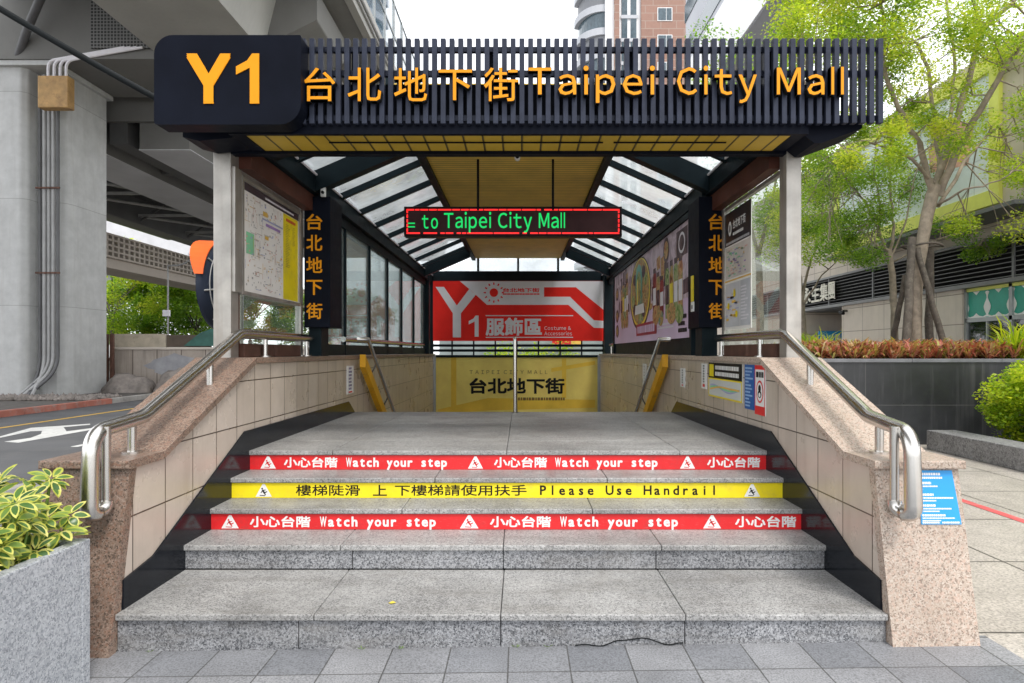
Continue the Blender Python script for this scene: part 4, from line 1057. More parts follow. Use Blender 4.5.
for X in (-8.25, -8.05, -7.9): p.tube(fillet([(X-.25, 15.6, 11.9), (X, 15.7, 13.5), (X+1.5, 16.0, 13.75)], .4), .045, WHITE, 8)
p.build('conduit', vd)
p = MB(); p.tube([(-8.8, 13.4, 11.2), (-8.62, 13.4, 13.5)], .07, PALEC, 10); p.build('drain_pipe', vd)
WIRE_MESH = brick('mesh_screen', 'XZY', .11, .11, (.02,.02,.02), (.025,.025,.025), (.20,.20,.195), .018, 0, (0,0,0), .7, .1)
p = MB(); p.prism([(-14.3,11.62),(-12.35,11.62),(-12.9,13.6),(-14.3,13.6)], 21.12, 21.17, WIRE_MESH, 'y'); p.build('mesh_screen', vd)

# steel viaduct further back
sv = thing('steel_viaduct', 'steel girder viaduct with pale soffits receding behind the concrete pier', 'viaduct', (-17, 30, 9.5))
SY0, SY1 = 25.2, 54
z0 = 9.53
for a, b in ((-15.15,-13.1), (-19.3,-16.8)):
    p = MB(); p.box(a, b, SY0, SY1, z0, z0+.03, GIRD); p.build('girder_soffit', sv)
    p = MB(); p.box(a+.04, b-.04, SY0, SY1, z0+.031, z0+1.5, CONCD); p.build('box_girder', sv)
p = MB(); p.box(-30, -9.5, SY0, SY1, z0+1.5, z0+1.9, GIRDD); p.build('deck_plate', sv)
p = MB(); p.box(-16.3, -15.6, SY0, SY1, z0+.25, z0+1.5, GIRDD); p.build('inner_girder', sv)
p = MB(); p.box(-24.3, -23.7, SY0, SY1, z0-.1, z0+1.5, GIRDD); p.box(-24.5, -23.5, SY0, SY1, z0-.15, z0-.1, CONCD); p.build('edge_girder', sv)
BR = M('brace_grey', (.34,.34,.33), .6)
for k in range(5):
    y = SY0+3+5.5*k
    p = MB(); p.box(-23.6, -19.3, y, y+.12, z0+.35, z0+.5, BR); p.tube([(-23.6, y+.3, z0+.4), (-19.4, y+5.0, z0+.4)], .09, BR, 6); p.tube([(-19.5, y+.1, z0+.1), (-21.5, y+.1, z0+1.4), (-23.5, y+.1, z0+.1)], .08, GIRDD, 6); p.build('cross_brace', sv)
    p = MB(); p.box(-16.75, -15.2, y+1.5, y+1.75, z0+.3, z0+1.4, CONCD); p.build('diaphragm', sv)
p = MB(); p.box(-34, -8.3, 25.0, 25.19, 10.6, 13.7, CONCD); p.build('end_beam', sv)
CORR = stripes('corrugated_deck', 'Y', .3, (.22,.20,.18), (.07,.06,.06), .35, .6)
p = MB(); p.box(-13.0, -9.5, SY0, SY1, z0+1.42, z0+1.49, CORR); p.build('deck_pan', sv)

# far ramp with lattice parapet
fb = thing('far_ramp', 'pale far ramp with a lattice parapet above the trees', 'ramp bridge', (-25, 45, 6.2))
LAT = PALEC
p = MB(); p.box(-25.6, -23.3, 30, 90, 6.3, 6.9, PALEC); p.build('deck', fb)
p = MB()
ya, yb, za, zb = 30, 75, 6.9, 8.15
n = 90; rows = 4
for k in range(n+1): y = ya+(yb-ya)*k/n; p.box(-23.30, -23.08, y-.09, y+.09, za, zb, LAT)
for r_i in range(rows+1): z = za+(zb-za)*r_i/rows; p.box(-23.302, -23.05, ya, yb, z-.055, z+.055, LAT)
p.box(-23.6, -23.45, ya, yb, za, zb, GIRDD)
p.build('lattice_parapet', fb)

fv = thing('far_viaduct', 'pale flat viaduct girder crossing in the distance above the lattice parapet', 'viaduct', (-62, 100, 0))
p = MB(); p.box(-95, -40, 98, 106, 13.5, 27, GIRD); p.build('girder', fv)
for X in (-85, -66, -47):
    p = MB(); p.box(X-1.5, X+1.5, 100, 104, 0, 13.5, CONC); p.build('pier', fv)
# retaining wall and things on the island
rw = thing('retaining_wall', 'beige slab retaining wall with coping beyond the pier', 'wall', (-11, 25, .02))
p = MB(); p.box(-16.0, -7.5, 24.9, 25.2, 0, 1.62, RETW); p.build('slab_face', rw)
p = MB(); p.box(-16.0, -7.5, 24.84, 25.26, 1.62, 1.72, PALEC); p.build('coping', rw, bevel=.02)
p = MB(); p.disc(0, 0, 1.25, .5, M('grey_overpaint', (.33,.33,.35), .8), 0, 22); 
for i, q in enumerate(p.v): p.v[i] = (q[0]-13.4+.15*math.sin(i*2.1), 24.894, 1.0+q[1]*(.8+.2*math.sin(i*1.3)))
p.build('grey_overpaint', rw)
t = thing('steel_post', 'pair of dark rusty steel channel posts against the pier edge', 'post', (-15.7, 24.4, .02))
for u in (106.5, 112):
    X = (u-CX)*24.45/F; p = MB(); p.box(X-.06, X+.06, 24.4, 24.52, .02, P(0,334,24.4).z, RUST); p.build('channel', t, bevel=.01)
p = MB(); p.box(-15.88, -15.74, 24.42, 24.5, 1.2, 1.3, RUST); p.build('tie_plate', t)
def boulder(x, y, z, sx, sy, sz, seed, label):
    import bmesh
    bm = bmesh.new(); bmesh.ops.create_icosphere(bm, subdivisions=4, radius=1)
    from mathutils import noise as mn
    for vv in bm.verts:
        c = vv.co.copy(); k = 1+.28*mn.noise(c*1.3+Vector((seed, 0, 0)))+.10*mn.noise(c*3.5+Vector((0, seed, 0)))+.04*mn.noise(c*9)
        vv.co = Vector((c.x*sx*k, c.y*sy*k, max(-.12, c.z*sz*k)))
    me = bpy.data.meshes.new('boulder'); bm.to_mesh(me); bm.free(); me.materials.append(ROCK)
    for q in me.polygons: q.use_smooth = True
    o = bpy.data.objects.new('boulder', me); COL.objects.link(o); o.location = (x, y, z); o['_o'] = (x, y, z)
    tag(o, label, 'boulder', 'boulders before the retaining wall')
boulder(-14.85, 24.0, .03, .95, .6, .68, 1.3, 'wide low grey boulder right beside the rusty posts')
boulder(-13.1, 24.2, .03, .75, .5, .85, 5.1, 'rounded grey boulder against the wall, nearer the stair handrail')
h = MB(); a = P(115,347,25.6); b = P(167,334,25.6); h.box(a.x, b.x, 25.5, 25.6, a.z-.1, b.z, M('hoarding_beige', (.48,.42,.33), .7, var=.2, dirt=(.3,.26,.2)))
tag(h.build('hoarding_panel', bevel=.01), 'weathered beige hoarding panel standing behind the retaining wall', 'hoarding')
h = MB(); a = P(168,347,25.6); b = P(212,335,25.6); h.box(a.x, b.x, 25.5, 25.6, a.z-.1, b.z, M('hoarding_brown', (.10,.075,.055), .7, var=.3))
tag(h.build('hoarding_panel', bevel=.01), 'dark brown hoarding panel behind the wall, next to the green tarpaulin', 'hoarding')
h = MB(); q = [P(184,346,25.3), P(200,333,25.3), P(211,329,25.3), P(226,334,25.3), P(236,346,25.3)]
h.prism([(v.x, v.z) for v in q], 25.27, 25.46, M('tarp_green', (.03,.11,.09), .6, var=.3, vs=3), 'y')
tag(h.build('tarpaulin', bevel=.04), 'dark green tarpaulin heaped on top of the retaining wall', 'tarpaulin')
sl = thing('street_lamp', 'grey street lamp with curved arm in front of the left trees', 'street lamp', (P(168,0,30).x, 30, 0))
X = P(168,0,30).x
p = MB(); p.tube([(X, 30, 0), (X, 30, 5.0), (X, 30, 5.6)]+[(X+.25+.9*math.sin(a), 30, 5.6+.55*(1-math.cos(a*1.0))) for a in (.3,.7,1.1,1.5)], .04, PIPE, 8); p.build('pole', sl)
p = MB(); p.box(X+1.0, X+1.6, 29.9, 30.1, 6.08, 6.2, LGREY); p.build('lamp_head', sl, bevel=.03)
p = MB(); p.box(X-.16, X+.16, 29.8, 29.94, 3.2, 3.5, LGREY); p.build('box', sl, bevel=.02)

# road mirror seen from the side and back
mr = thing('traffic_mirror', 'round road mirror with orange hood seen from behind, beside the left post', 'traffic mirror', (-3.22, 6.7, 0))
ang = R(0); mc = Vector((P(223,0,6.75).x, 6.75, P(0,287,6.75).z))
nx = Vector((-math.cos(ang), math.sin(ang), 0)); tx = Vector((math.sin(ang), math.cos(ang), 0)); Zv = Vector((0,0,1))
fr = Matrix(((tx.x, Zv.x, nx.x, mc.x), (tx.y, Zv.y, nx.y, mc.y), (tx.z, Zv.z, nx.z, mc.z), (0,0,0,1)))
p = MB(fr); rr = .455; n = 40
prof = [(rr*1.0, .06), (rr*1.02, .03), (rr, .0), (rr*.85, -.045), (rr*.5, -.09), (.05, -.105)]
vs = []; fs = []
for (q, zz) in prof: vs += [(q*math.cos(2*math.pi*i/n), q*math.sin(2*math.pi*i/n), zz) for i in range(n)]
for j in range(len(prof)-1): fs += [(j*n+i, j*n+(i+1)%n, (j+1)*n+(i+1)%n, (j+1)*n+i) for i in range(n)]
fs.append(tuple(range((len(prof)-1)*n, len(prof)*n))); p.add(vs, fs, MIRB, True); p.build('back_shell', mr)
p = MB(fr); p.disc(0, 0, rr*.99, rr*.99, M('mirror_face', (.8,.8,.8), .03, 1.0, var=.02), .055, 40); p.build('mirror_face', mr)
p = MB(fr); vs = []; fs = []; m_ = 16
for i in range(m_+1):
    a = R(50)+R(120)*i/m_; dep = .06+.14*math.sin(math.pi*i/m_)
    for (q, zz) in ((rr*1.03, -.02), (rr*1.05, dep), (rr*1.075, dep), (rr*1.055, -.02)): vs.append((q*math.cos(a), q*math.sin(a), zz))
for i in range(m_): fs += [(4*i+j, 4*i+(j+1)%4, 4*i+4+(j+1)%4, 4*i+4+j) for j in range(4)]
p.add(vs, fs+[(0,1,2,3), tuple(4*m_+j for j in range(4))], MIRO); p.build('hood', mr)
p = MB(fr)
for k in range(8):
    a = R(10)+k*R(360/8); p.tube([(.05*math.cos(a), .05*math.sin(a), -.115), (rr*.55*math.cos(a), rr*.55*math.sin(a), -.10), (rr*.97*math.cos(a), rr*.97*math.sin(a), -.02)], .009, PIPE, 6)
vs = [(rr*.86*math.cos(2*math.pi*i/36), rr*.86*math.sin(2*math.pi*i/36), -.05) for i in range(37)]; p.tube(vs, .006, PIPE, 6)
p.build('back_rib', mr)
p = MB(); c0 = mc-nx*.17; p.tube([(c0.x, c0.y, -.03), (c0.x, c0.y, mc.z+.2)], .045, STEELD, 12); p.tube([c0, mc-nx*.09], .03, STEELD, 10); p.build('pole', mr)

# ================================================================== PLANTS
def add_tone(n, zrel=None): return np.clip(nr.beta(2, 2, n), 0, 1)
def leaves(centres, rad, per, size, flat=.75, asp=.5, droop=0.):
    """leaf-sized two-triangle faces scattered through clump volumes"""
    vs = []; tone = []
    for c, rd in zip(centres, rad):
        n = per
        d = nr.normal(size=(n, 3)); d /= np.linalg.norm(d, axis=1)[:, None]
        q = d*(nr.uniform(0, 1, n)**.45)[:, None]*np.array((rd, rd, rd*flat))+np.array(c)
        a = nr.normal(size=(n, 3)); a[:, 2] = a[:, 2]*.5-droop; a /= np.linalg.norm(a, axis=1)[:, None]
        b = np.cross(a, nr.normal(size=(n, 3))*.6+np.array((0, 0, 1))); b /= np.maximum(np.linalg.norm(b, axis=1), 1e-6)[:, None]
        s = size*nr.uniform(.6, 1.35, n)[:, None]
        nn = np.cross(a, b)*s*.12
        vs.append(np.stack([q-a*s*.5, q+b*s*asp*.5+nn, q+a*s*.5, q-b*s*asp*.5+nn], 1))
        t0 = nr.uniform(.15, .85)
        tone.append(np.clip(t0+nr.normal(0, .17, n), 0, 1))
    v = np.concatenate(vs).reshape(-1, 3); f = np.arange(len(v)).reshape(-1, 4)
    return v, f, np.concatenate(tone)
def limb(mb, pts, r0, r1, m, wob=.03, seg=8):
    q = []; n = len(pts)
    for i in range(n-1):
        for k in range(4):
            t = k/4
            p0 = pts[max(i-1, 0)]; p1 = pts[i]; p2 = pts[i+1]; p3 = pts[min(i+2, n-1)]
            c = .5*((2*p1)+(p2-p0)*t+(2*p0-5*p1+4*p2-p3)*t*t+(3*p1-p0-3*p2+p3)*t**3)
            q.append(c+Vector((rng.uniform(-1,1), rng.uniform(-1,1), rng.uniform(-1,1)))*wob*(1 if q else 0))
    q.append(pts[-1]); L = len(q)
    mb.tube(q, [r0+(r1-r0)*(i/(L-1))**.8 for i in range(L)], m, seg)
    return q
def tree(label, trunk, r0, r1, limbs, cl, per, size, lm, bark, cat='tree', group=None, twigs=True, name='tree'):
    base = trunk[0]
    t = thing(name, label, cat, (base.x, base.y, base.z), group)
    b = MB(); limb(b, trunk, r0, r1, bark, .01, 12); b.build('trunk', t)
    nodes_ = []
    for (pts, a, c) in limbs:
        b = MB(); q = limb(b, pts, a, c, bark, .025, 8); nodes_ += q[3:]; b.build('limb', t)
    cs = [c for c, r in cl]; rs = [r for c, r in cl]
    if twigs and nodes_:
        b = MB()
        for c in cs:
            c = Vector(c); near = min(nodes_, key=lambda w: (w-c).length)
            mid = near.lerp(c, .5)+Vector((rng.uniform(-.1,.1), rng.uniform(-.1,.1), rng.uniform(-.08,.16)))
            b.tube([near, mid, c], [.016, .011, .004], bark, 5, False)
            for k in range(3):
                e = c+Vector((rng.uniform(-.4,.4), rng.uniform(-.4,.4), rng.uniform(-.2,.3)))
                b.tube([mid, mid.lerp(e, .6)+Vector((0,0,.04)), e], [.008, .006, .003], bark, 4, False)
        b.build('twigs', t)
    v, f, tone = leaves(cs, rs, per, size)
    leafmesh('crown', v, f, [lm], t, tone)
    return t
def clumps(n, u0, u1, v0, v1, d0, d1, r0, r1, skip=None):
    out = []
    while len(out) < n:
        u, v, d = rng.uniform(u0, u1), rng.uniform(v0, v1), rng.uniform(d0, d1)
        if skip and skip(u, v): continue
        out.append((P(u, v, d), rng.uniform(r0, r1)))
    return out
D = 12.6
main = [P(916,372,D), P(916,320,D), P(917,280,D), P(923,240,D), P(929,208,D), P(935,186,D)]
lim = [
 ([P(931,196,D), P(922,152,D-.2), P(905,118,D-.4), P(885,72,D-.6), P(884,20,D-.7), P(870,-40,D-.9)], .10, .03),
 ([P(936,190,D), P(939,160,D+.2), P(930,84,D+.5), P(918,44,D+.6), P(900,36,D+.6), P(860,8,D+.8)], .085, .02),
 ([P(937,192,D), P(944,158,D), P(969,80,D-.2), P(981,32,D-.3), P(1013,3,D-.5), P(1050,-40,D-.6)], .12, .04),
 ([P(939,196,D), P(956,155,D-.3), P(989,94,D-.8), P(1024,40,D-1.2), P(1060,-20,D-1.5)], .12, .04),
 ([P(938,206,D), P(976,148,D+.5), P(1024,108,D+.9), P(1075,80,D+1.2)], .06, .02),
 ([P(933,182,D), P(902,153,D-.6), P(865,141,D-1), P(827,136,D-1.3)], .055, .012),
 ([P(981,34,D-.3), P(970,-10,D-.2), P(960,-80,D)], .06, .02),
 ([P(936,188,D), P(950,120,D+.6), P(954,50,D+.9), P(940,-30,D+1.2)], .08, .03),
 ([P(938,205,D), P(965,190,D-.8), P(1000,180,D-1.2), P(1040,150,D-1.8)], .035, .01)]
sk = lambda u, v: False
cl = clumps(46, 785, 900, -60, 60, D-2.2, D+1.5, .35, .6)
cl += clumps(34, 890, 1045, -70, 60, D-2.2, D+2, .35, .6)
cl += clumps(26, 930, 1060, 60, 230, D-1, D+2.2, .28, .5)
cl += clumps(9, 860, 930, 60, 130, D-1, D+1.8, .25, .4)
cl += clumps(10, 830, 900, 120, 165, D-1.6, D-.6, .22, .35)
cl += clumps(15, 895, 1045, -20, 130, D-1.8, D+2.2, .3, .5)+clumps(12, 790, 880, -30, 45, D-2, D+1, .3, .5)
cl += clumps(45, 760, 1150, -330, -60, D-3.5, D+3, .5, .8)
tree('broad tree with thick pale forked trunk propped by stakes in the black planter', main, .10, .118, [(a_, b_*.72, c_*.7) for a_, b_, c_ in lim], cl, 430, .062, L_LIGHT, BARK)
D2 = 15.4
tr2 = [P(895,362,D2), P(894,310,D2), P(892,275,D2), P(889,252,D2)]
lim2 = [([P(889,255,D2), P(880,236,D2), P(866,204,D2), P(848,180,D2-.5), P(834,163,D2-.8)], .06, .015),
 ([P(890,255,D2), P(893,225,D2), P(890,190,D2), P(891,150,D2+.3), P(896,110,D2+.5)], .06, .015),
 ([P(889,262,D2), P(872,240,D2+.6), P(850,225,D2+1), P(822,214,D2+1.3)], .045, .012),
 ([P(890,258,D2), P(905,225,D2), P(912,190,D2), P(925,150,D2)], .04, .012),
 ([P(878,236,D2), P(880,205,D2-.6), P(874,170,D2-.8), P(878,130,D2-1)], .04, .012),
 ([P(893,262,D2), P(925,244,D2-.4), P(955,235,D2-.8), P(985,238,D2-1)], .03, .01)]
cl2 = clumps(44, 800, 900, 125, 238, D2-2, D2+1.5, .3, .55)
cl2 += clumps(14, 900, 960, 120, 210, D2, D2+2, .3, .5)+clumps(8, 930, 1000, 222, 255, D2-1.5, D2, .25, .4)
cl2 += clumps(16, 800, 900, 150, 260, D2-2, D2+1.5, .3, .5)
cl2 += clumps(5, 835, 875, 235, 270, D2-1, D2+1, .22, .36)
tree('slender multi-stemmed tree with dark branches just behind the propped tree', tr2, .09, .065, [(a_, b_*.75, c_*.7) for a_, b_, c_ in lim2], cl2, 380, .062, L_MID, BARK)
D3 = 17.5
tr3 = [P(803,372,D3), P(803,330,D3), P(802,300,D3)]
lim3 = [([P(802,302,D3), P(808,272,D3), P(816,245,D3), P(822,205,D3)], .05, .012), ([P(802,304,D3), P(800,270,D3), P(796,235,D3), P(798,180,D3)], .05, .012),
 ([P(803,306,D3), P(818,280,D3-.5), P(836,262,D3-.8)], .035, .01)]
cl3 = clumps(36, 770, 845, 140, 258, D3-1.6, D3+1.6, .3, .6)
tree('small bright green tree standing close behind the right canopy post', tr3, .10, .07, lim3, cl3, 330, .07, L_LIGHT, BARK)
D4 = 22
tr4 = [P(760,372,D4), P(760,300,D4), P(758,250,D4)]
lim4 = [([P(758,255,D4), P(745,200,D4), P(740,120,D4)], .08, .02), ([P(758,255,D4), P(775,190,D4), P(785,110,D4)], .08, .02)]
cl4 = clumps(60, 700, 800, 20, 250, D4-2, D4+2, .5, .85)
tree('taller tree behind the glass pane with the map poster', tr4, .14, .1, lim4, cl4, 200, .12, L_MID, BARK)
# stakes propping the main tree
def stake(a, b, r, label):
    s = MB(); limb(s, [a, a.lerp(b, .5), b], r, r*.85, BARKD, .012, 9)
    tag(s.build('tree_stake'), label, 'tree stake', 'stakes propping the main tree')
stake(P(904,366,D-.5), P(912,238,D-.15), .085, 'thick bark-covered stake almost upright on the left of the trunk')
stake(P(948,362,D-.3), P(917,248,D-.2), .065, 'slanting stake leaning from the right onto the trunk')
stake(P(929,364,D+.7), P(930,240,D+.3), .085, 'dark upright stake right behind the trunk')
stake(P(889,364,D+.6), P(905,275,D+.2), .06, 'dark stake slanting low from the left behind the upright one')
s = MB(); c = P(922,246,D)
s.tube([c+Vector((.36*math.cos(a), .30*math.sin(a), .02*math.sin(3*a))) for a in [2*math.pi*i/14 for i in range(15)]], .025, BARKD, 6)
tag(s.build('tie_rope'), 'dark rope tying the stakes to the trunk of the propped tree', 'rope')
# raised planter
YP = 10.3
rp = thing('raised_planter', 'long black-tiled raised planter with grey stone cap, behind the right handrail', 'planter', (7, YP, .03))
zt = 1.42
p = MB(); p.box(4.9, 9.2, YP, YP+.25, .0, zt-.06, PLTILE); p.box(4.9, 5.15, YP+.25, 19, 0, zt-.06, PLTILE); p.box(9.2-.25, 9.2, YP+.25, 19, 0, zt-.06, PLTILE); p.box(4.9, 9.2, 19, 19.25, 0, zt-.06, PLTILE); p.build('wall', rp)
p = MB()
for k in range(3): p.box(4.87+1.45*k+.002, 4.87+1.45*(k+1)-.002, YP-.03, YP+.28, zt-.058, zt, PLCAP)
p.box(4.87, 5.18, YP+.282, 19.28, zt-.058, zt, PLCAP); p.box(8.93, 9.23, YP+.282, 19.28, zt-.058, zt, PLCAP); p.build('cap', rp, bevel=.006)
p = MB(); p.box(5.15, 8.95, YP+.25, 19, .5, zt-.12, SOIL); p.build('soil', rp)
# strap-leaved plants
def rosettes(centres, nleaf, ln, wd, up=.6):
    vs = []; fs = []; tone = []
    for c in centres:
        t0 = nr.uniform(.2, .85)
        for k in range(nleaf):
            a = nr.uniform(0, 6.28); l = ln*nr.uniform(.6, 1.2); e = nr.uniform(.25, 1.2)*up
            dx, dy = math.cos(a), math.sin(a); w = wd*nr.uniform(.7, 1.2)
            px, py = -dy*w, dx*w; b = len(vs)
            m1 = (c[0]+dx*l*.5, c[1]+dy*l*.5, c[2]+l*e*.75); tp = (c[0]+dx*l, c[1]+dy*l, c[2]+l*e*(.9 if e > .5 else .35))
            vs += [(c[0]+px*.5, c[1]+py*.5, c[2]), (c[0]-px*.5, c[1]-py*.5, c[2]), (m1[0]-px, m1[1]-py, m1[2]), (m1[0]+px, m1[1]+py, m1[2]), (tp[0]-px*.15, tp[1]-py*.15, tp[2]), (tp[0]+px*.15, tp[1]+py*.15, tp[2])]
            fs += [(b, b+1, b+2, b+3), (b+3, b+2, b+4, b+5)]
            t = min(1, max(0, t0+nr.normal(0, .2))); tone += [t, min(1, t+.12)]
    return np.array(vs, float), np.array(fs), np.array(tone)
cs = [(nr.uniform(5.0, 8.95), nr.uniform(YP+.2, YP+2.6), zt-.03+nr.uniform(0, .06)) for _ in range(900)]
v, f, tn = rosettes(cs, 9, .25, .019, 1.15)
tn = np.clip(tn*.55+nr.uniform(0, .5, len(tn)), 0, 1)
tag(leafmesh('red_ground_cover', v, f, [L_RED], tone=tn, origin=(7, 11, zt-.1)), 'low red and bronze strap-leaved ground cover filling the black planter', 'ground cover', kind='stuff')
def grass_clump(x, y, z, r, n, ln, label, lm=L_BUSH):
    cs = [(x+nr.normal()*r*.5, y+nr.normal()*r*.5, z) for _ in range(n)]
    v, f, tn = rosettes(cs, 12, ln, .014, 1.6)
    tag(leafmesh('grass_plant', v, f, [lm], tone=tn, origin=(x, y, z)), label, 'plant')
grass_clump(P(816,0,14).x, 14, zt-.1, .35, 30, .38, 'yellow-green grassy plant beside the right canopy post')
grass_clump(P(1020,0,10.9).x, 10.9, zt-.1, .26, 30, .42, 'yellow-green grassy plant at the far right end of the planter')
# bench kerb with bush
bn_ = thing('granite_bench', 'low grey granite bench kerb in front of the planter', 'bench', (6.6, 8, .03))
p = MB()
for k in range(6): p.box(6.27, 6.72, 3.9+.99*k+.002, 3.9+.99*(k+1)-.002, .03, .325, G_BENCH)
p.build('seat_block', bn_, bevel=.012)
p = MB(); p.rect(6.72, 10.2, 3.9, YP, SOIL, .16); struct(p, 'planting_bed_soil', origin=(8, 7, .16))
def bush(x, y, z, rx, ry, h, n, per, size, lm, label, name='round_bush', cat='bush'):
    t = thing(name, label, cat, (x, y, z))
    cs = []
    for k in range(n):
        a = rng.uniform(0, 6.28); e = rng.uniform(-.95, 1); q = rng.uniform(.55, 1)
        cs.append(Vector((x+rx*q*math.cos(a)*math.sqrt(max(0, 1-e*e*.7)), y+ry*q*math.sin(a)*math.sqrt(max(0, 1-e*e*.7)), z+h*.5+h*.45*e*q)))
    b = MB()
    for c in cs[::2]: b.tube([(x+rng.uniform(-.06,.06), y+rng.uniform(-.06,.06), z), Vector((x, y, z)).lerp(c, .6), c], [.02, .012, .005], BARKD, 5, False)
    b.build('stems', t)
    v, f, tn = leaves(cs, [rx*.30*rng.uniform(.8, 1.2) for _ in cs], per, size, .7, .6)
    leafmesh('foliage', v, f, [lm], t, tn)
bush(7.62, 9.0, .16, .80, .80, 1.32, 105, 190, .06, L_BUSH, 'dense bright yellow-green bush behind the granite bench, at the right edge')
# left trees beyond the wall
def far_tree(u, d, rx, ztop, label, lm):
    x = P(u, 0, d).x; base = Vector((x, d, 0)); h = ztop
    cl = []
    for k in range(95):
        a = rng.uniform(0, 6.28); e = rng.uniform(-.75, 1); q = rng.uniform(.45, 1)**.6
        w = math.sqrt(max(.05, 1-e*e))
        cl.append((Vector((x+rx*q*w*math.cos(a), d+rx*.8*q*w*math.sin(a), h*.56+h*.42*e*q)), rng.uniform(.75, 1.25)))
    lims = [([Vector((x, d, h*.25)), Vector((x+.5*math.cos(k*1.3), d+.4*math.sin(k*1.3), h*.5)), Vector((x+rx*.6*math.cos(k*1.3), d+rx*.5*math.sin(k*1.3), h*.78))], .09, .03) for k in range(5)]
    tree(label, [base, Vector((x+.1, d, h*.15)), Vector((x, d, h*.28))], .3, .2, lims, cl, 190, .26, lm, BARKD, twigs=False)
far_tree(112, 52, 5.4, 10.6, 'rounded green tree partly hidden behind the right edge of the concrete pier', L_LIGHT)
far_tree(152, 57, 5.1, 9.2, 'lower green tree between the pier and the road mirror, behind the street lamp', L_MID)
far_tree(196, 56, 4.9, 8.8, 'green tree behind the road mirror with the orange hood', L_MID)
far_tree(250, 65, 6.1, 9.8, 'green tree seen through the left side glazing', L_DEEP)
far_tree(330, 71, 7.1, 9.1, 'green tree far behind the left glazing, nearest the red banner', L_DEEP)
# hedge and hoarding behind the far railing
bush(.3, 19.6, 0, 1.7, .4, 1.75, 70, 130, .09, L_BUSH, 'clipped green hedge glimpsed under the red banner', 'hedge', 'hedge')
p = MB(); p.box(-2.7, 3.0, 21, 21.1, 0, 2.3, M('hoarding_grey', (.26,.31,.32), .6, var=.3, vs=1.2)); p.box(-2.75, 3.05, 20.95, 21.15, 2.3, 2.38, AL)
tag(p.build('grey_hoarding', bevel=.01), 'grey-blue hoarding glimpsed behind the hedge under the red banner', 'hoarding')
p = MB(); p.box(1.0, 1.6, 20.4, 20.45, 1.75, 2.1, RED); p.box(1.61, 1.95, 20.4, 20.45, 1.75, 2.1, MAPG[6]); p.box(1.45, 1.5, 20.45, 20.5, 0, 1.9, AL)
tag(p.build('shop_sign', bevel=.01), 'small red and orange shop sign glimpsed under the right half of the banner', 'sign')

# schefflera in the granite trough, near left
gp = thing('granite_planter_box', 'pale grey granite planter box in the lower left corner', 'planter', (-2.5, 2.4, -.03))
p = MB(); zt2 = .652
p.box(-3.4, -2.03, 1.7, 1.76, -.06, zt2, G_PLANT); p.box(-3.4, -2.03, 2.94, 3.0, -.06, zt2, G_PLANT); p.box(-2.09, -2.03, 1.76, 2.94, -.06, zt2, G_PLANT); p.box(-3.4, -3.34, 1.76, 2.94, -.06, zt2, G_PLANT)
p.build('box', gp, bevel=.006)
p = MB(); p.box(-3.34, -2.09, 1.76, 2.94, .3, zt2-.05, SOIL); p.build('soil', gp)
sf = thing('variegated_shrub', 'shrub with whorls of yellow-edged green leaves in the granite planter', 'shrub', (-2.6, 2.4, .6))
prof = [(0,0),(.18,.35),(.42,.5),(.68,.46),(.88,.27),(1,0)]
vs = []; fs = []; tone = []; mi = []
stems = MB()
def leaflet(o, dirv, up, L, w):
    side = dirv.cross(up).normalized(); nrm = side.cross(dirv).normalized()
    t0 = nr.uniform(0, 1); rim = nr.uniform(.45, .85)
    pts_o = []; pts_i = []
    for t, h in prof:
        sag = -nrm*(t*t*.22*L)
        c = o+dirv*(L*t)+sag; fold = nrm*(h*w*.35)
        pts_o.append((c+side*h*w+fold, c-side*h*w+fold))
        ti = .12+t*.72; ci = o+dirv*(L*ti)-nrm*(ti*ti*.22*L)
        hi = h*rim
        pts_i.append((ci+side*hi*w+fold*rim+nrm*.0006, ci-side*hi*w+fold*rim+nrm*.0006))
    b = len(vs); n = len(prof)
    for a_, b_ in pts_o: vs.append(a_); vs.append(b_)
    for a_, b_ in pts_i: vs.append(a_); vs.append(b_)
    for i in range(n-1):
        o0, o1 = b+2*i, b+2*i+2; i0, i1 = b+2*n+2*i, b+2*n+2*i+2
        fs.append((o0, o1, i1, i0)); mi.append(1); tone.append(t0)
        fs.append((o1+1, o0+1, i0+1, i1+1)); mi.append(1); tone.append(t0)
        fs.append((i0, i1, i1+1, i0+1)); mi.append(0); tone.append(1-t0)
for k in range(560):
    x = nr.uniform(-3.1, -2.1); y = nr.uniform(1.75, 3.0)
    top = zt2+nr.uniform(.0, 1)*(.13+.24*math.exp(-((x+2.5)/.40)**2))+nr.uniform(-.05, .05)
    c = Vector((x, y, top)); tilt_ = Vector((nr.normal()*.35+(x+2.7)*.4, nr.normal()*.4-.35, 1)).normalized()
    stems.tube([(x*.9-.26, y*.9+.24, .58), (x*.97-.08, y*.97+.07, (top+.58)/2), c], [.008, .006, .004], WEED, 5, False)
    a = tilt_.orthogonal().normalized(); b2 = tilt_.cross(a); nl = rng.randint(6, 9); ph = rng.uniform(0, 6)
    for j in range(nl):
        w = ph+2*math.pi*j/nl; rad_ = (a*math.cos(w)+b2*math.sin(w))
        dv = (rad_*1.0+tilt_*nr.uniform(-.15, .45)).normalized()
        leaflet(c+dv*.012, dv, tilt_, nr.uniform(.06, .105), nr.uniform(.028, .041))
stems.build('stems', sf)
leafmesh('foliage', np.array([tuple(q) for q in vs]), np.array(fs), [L_VG, L_VY], sf, np.array(tone), np.array(mi))

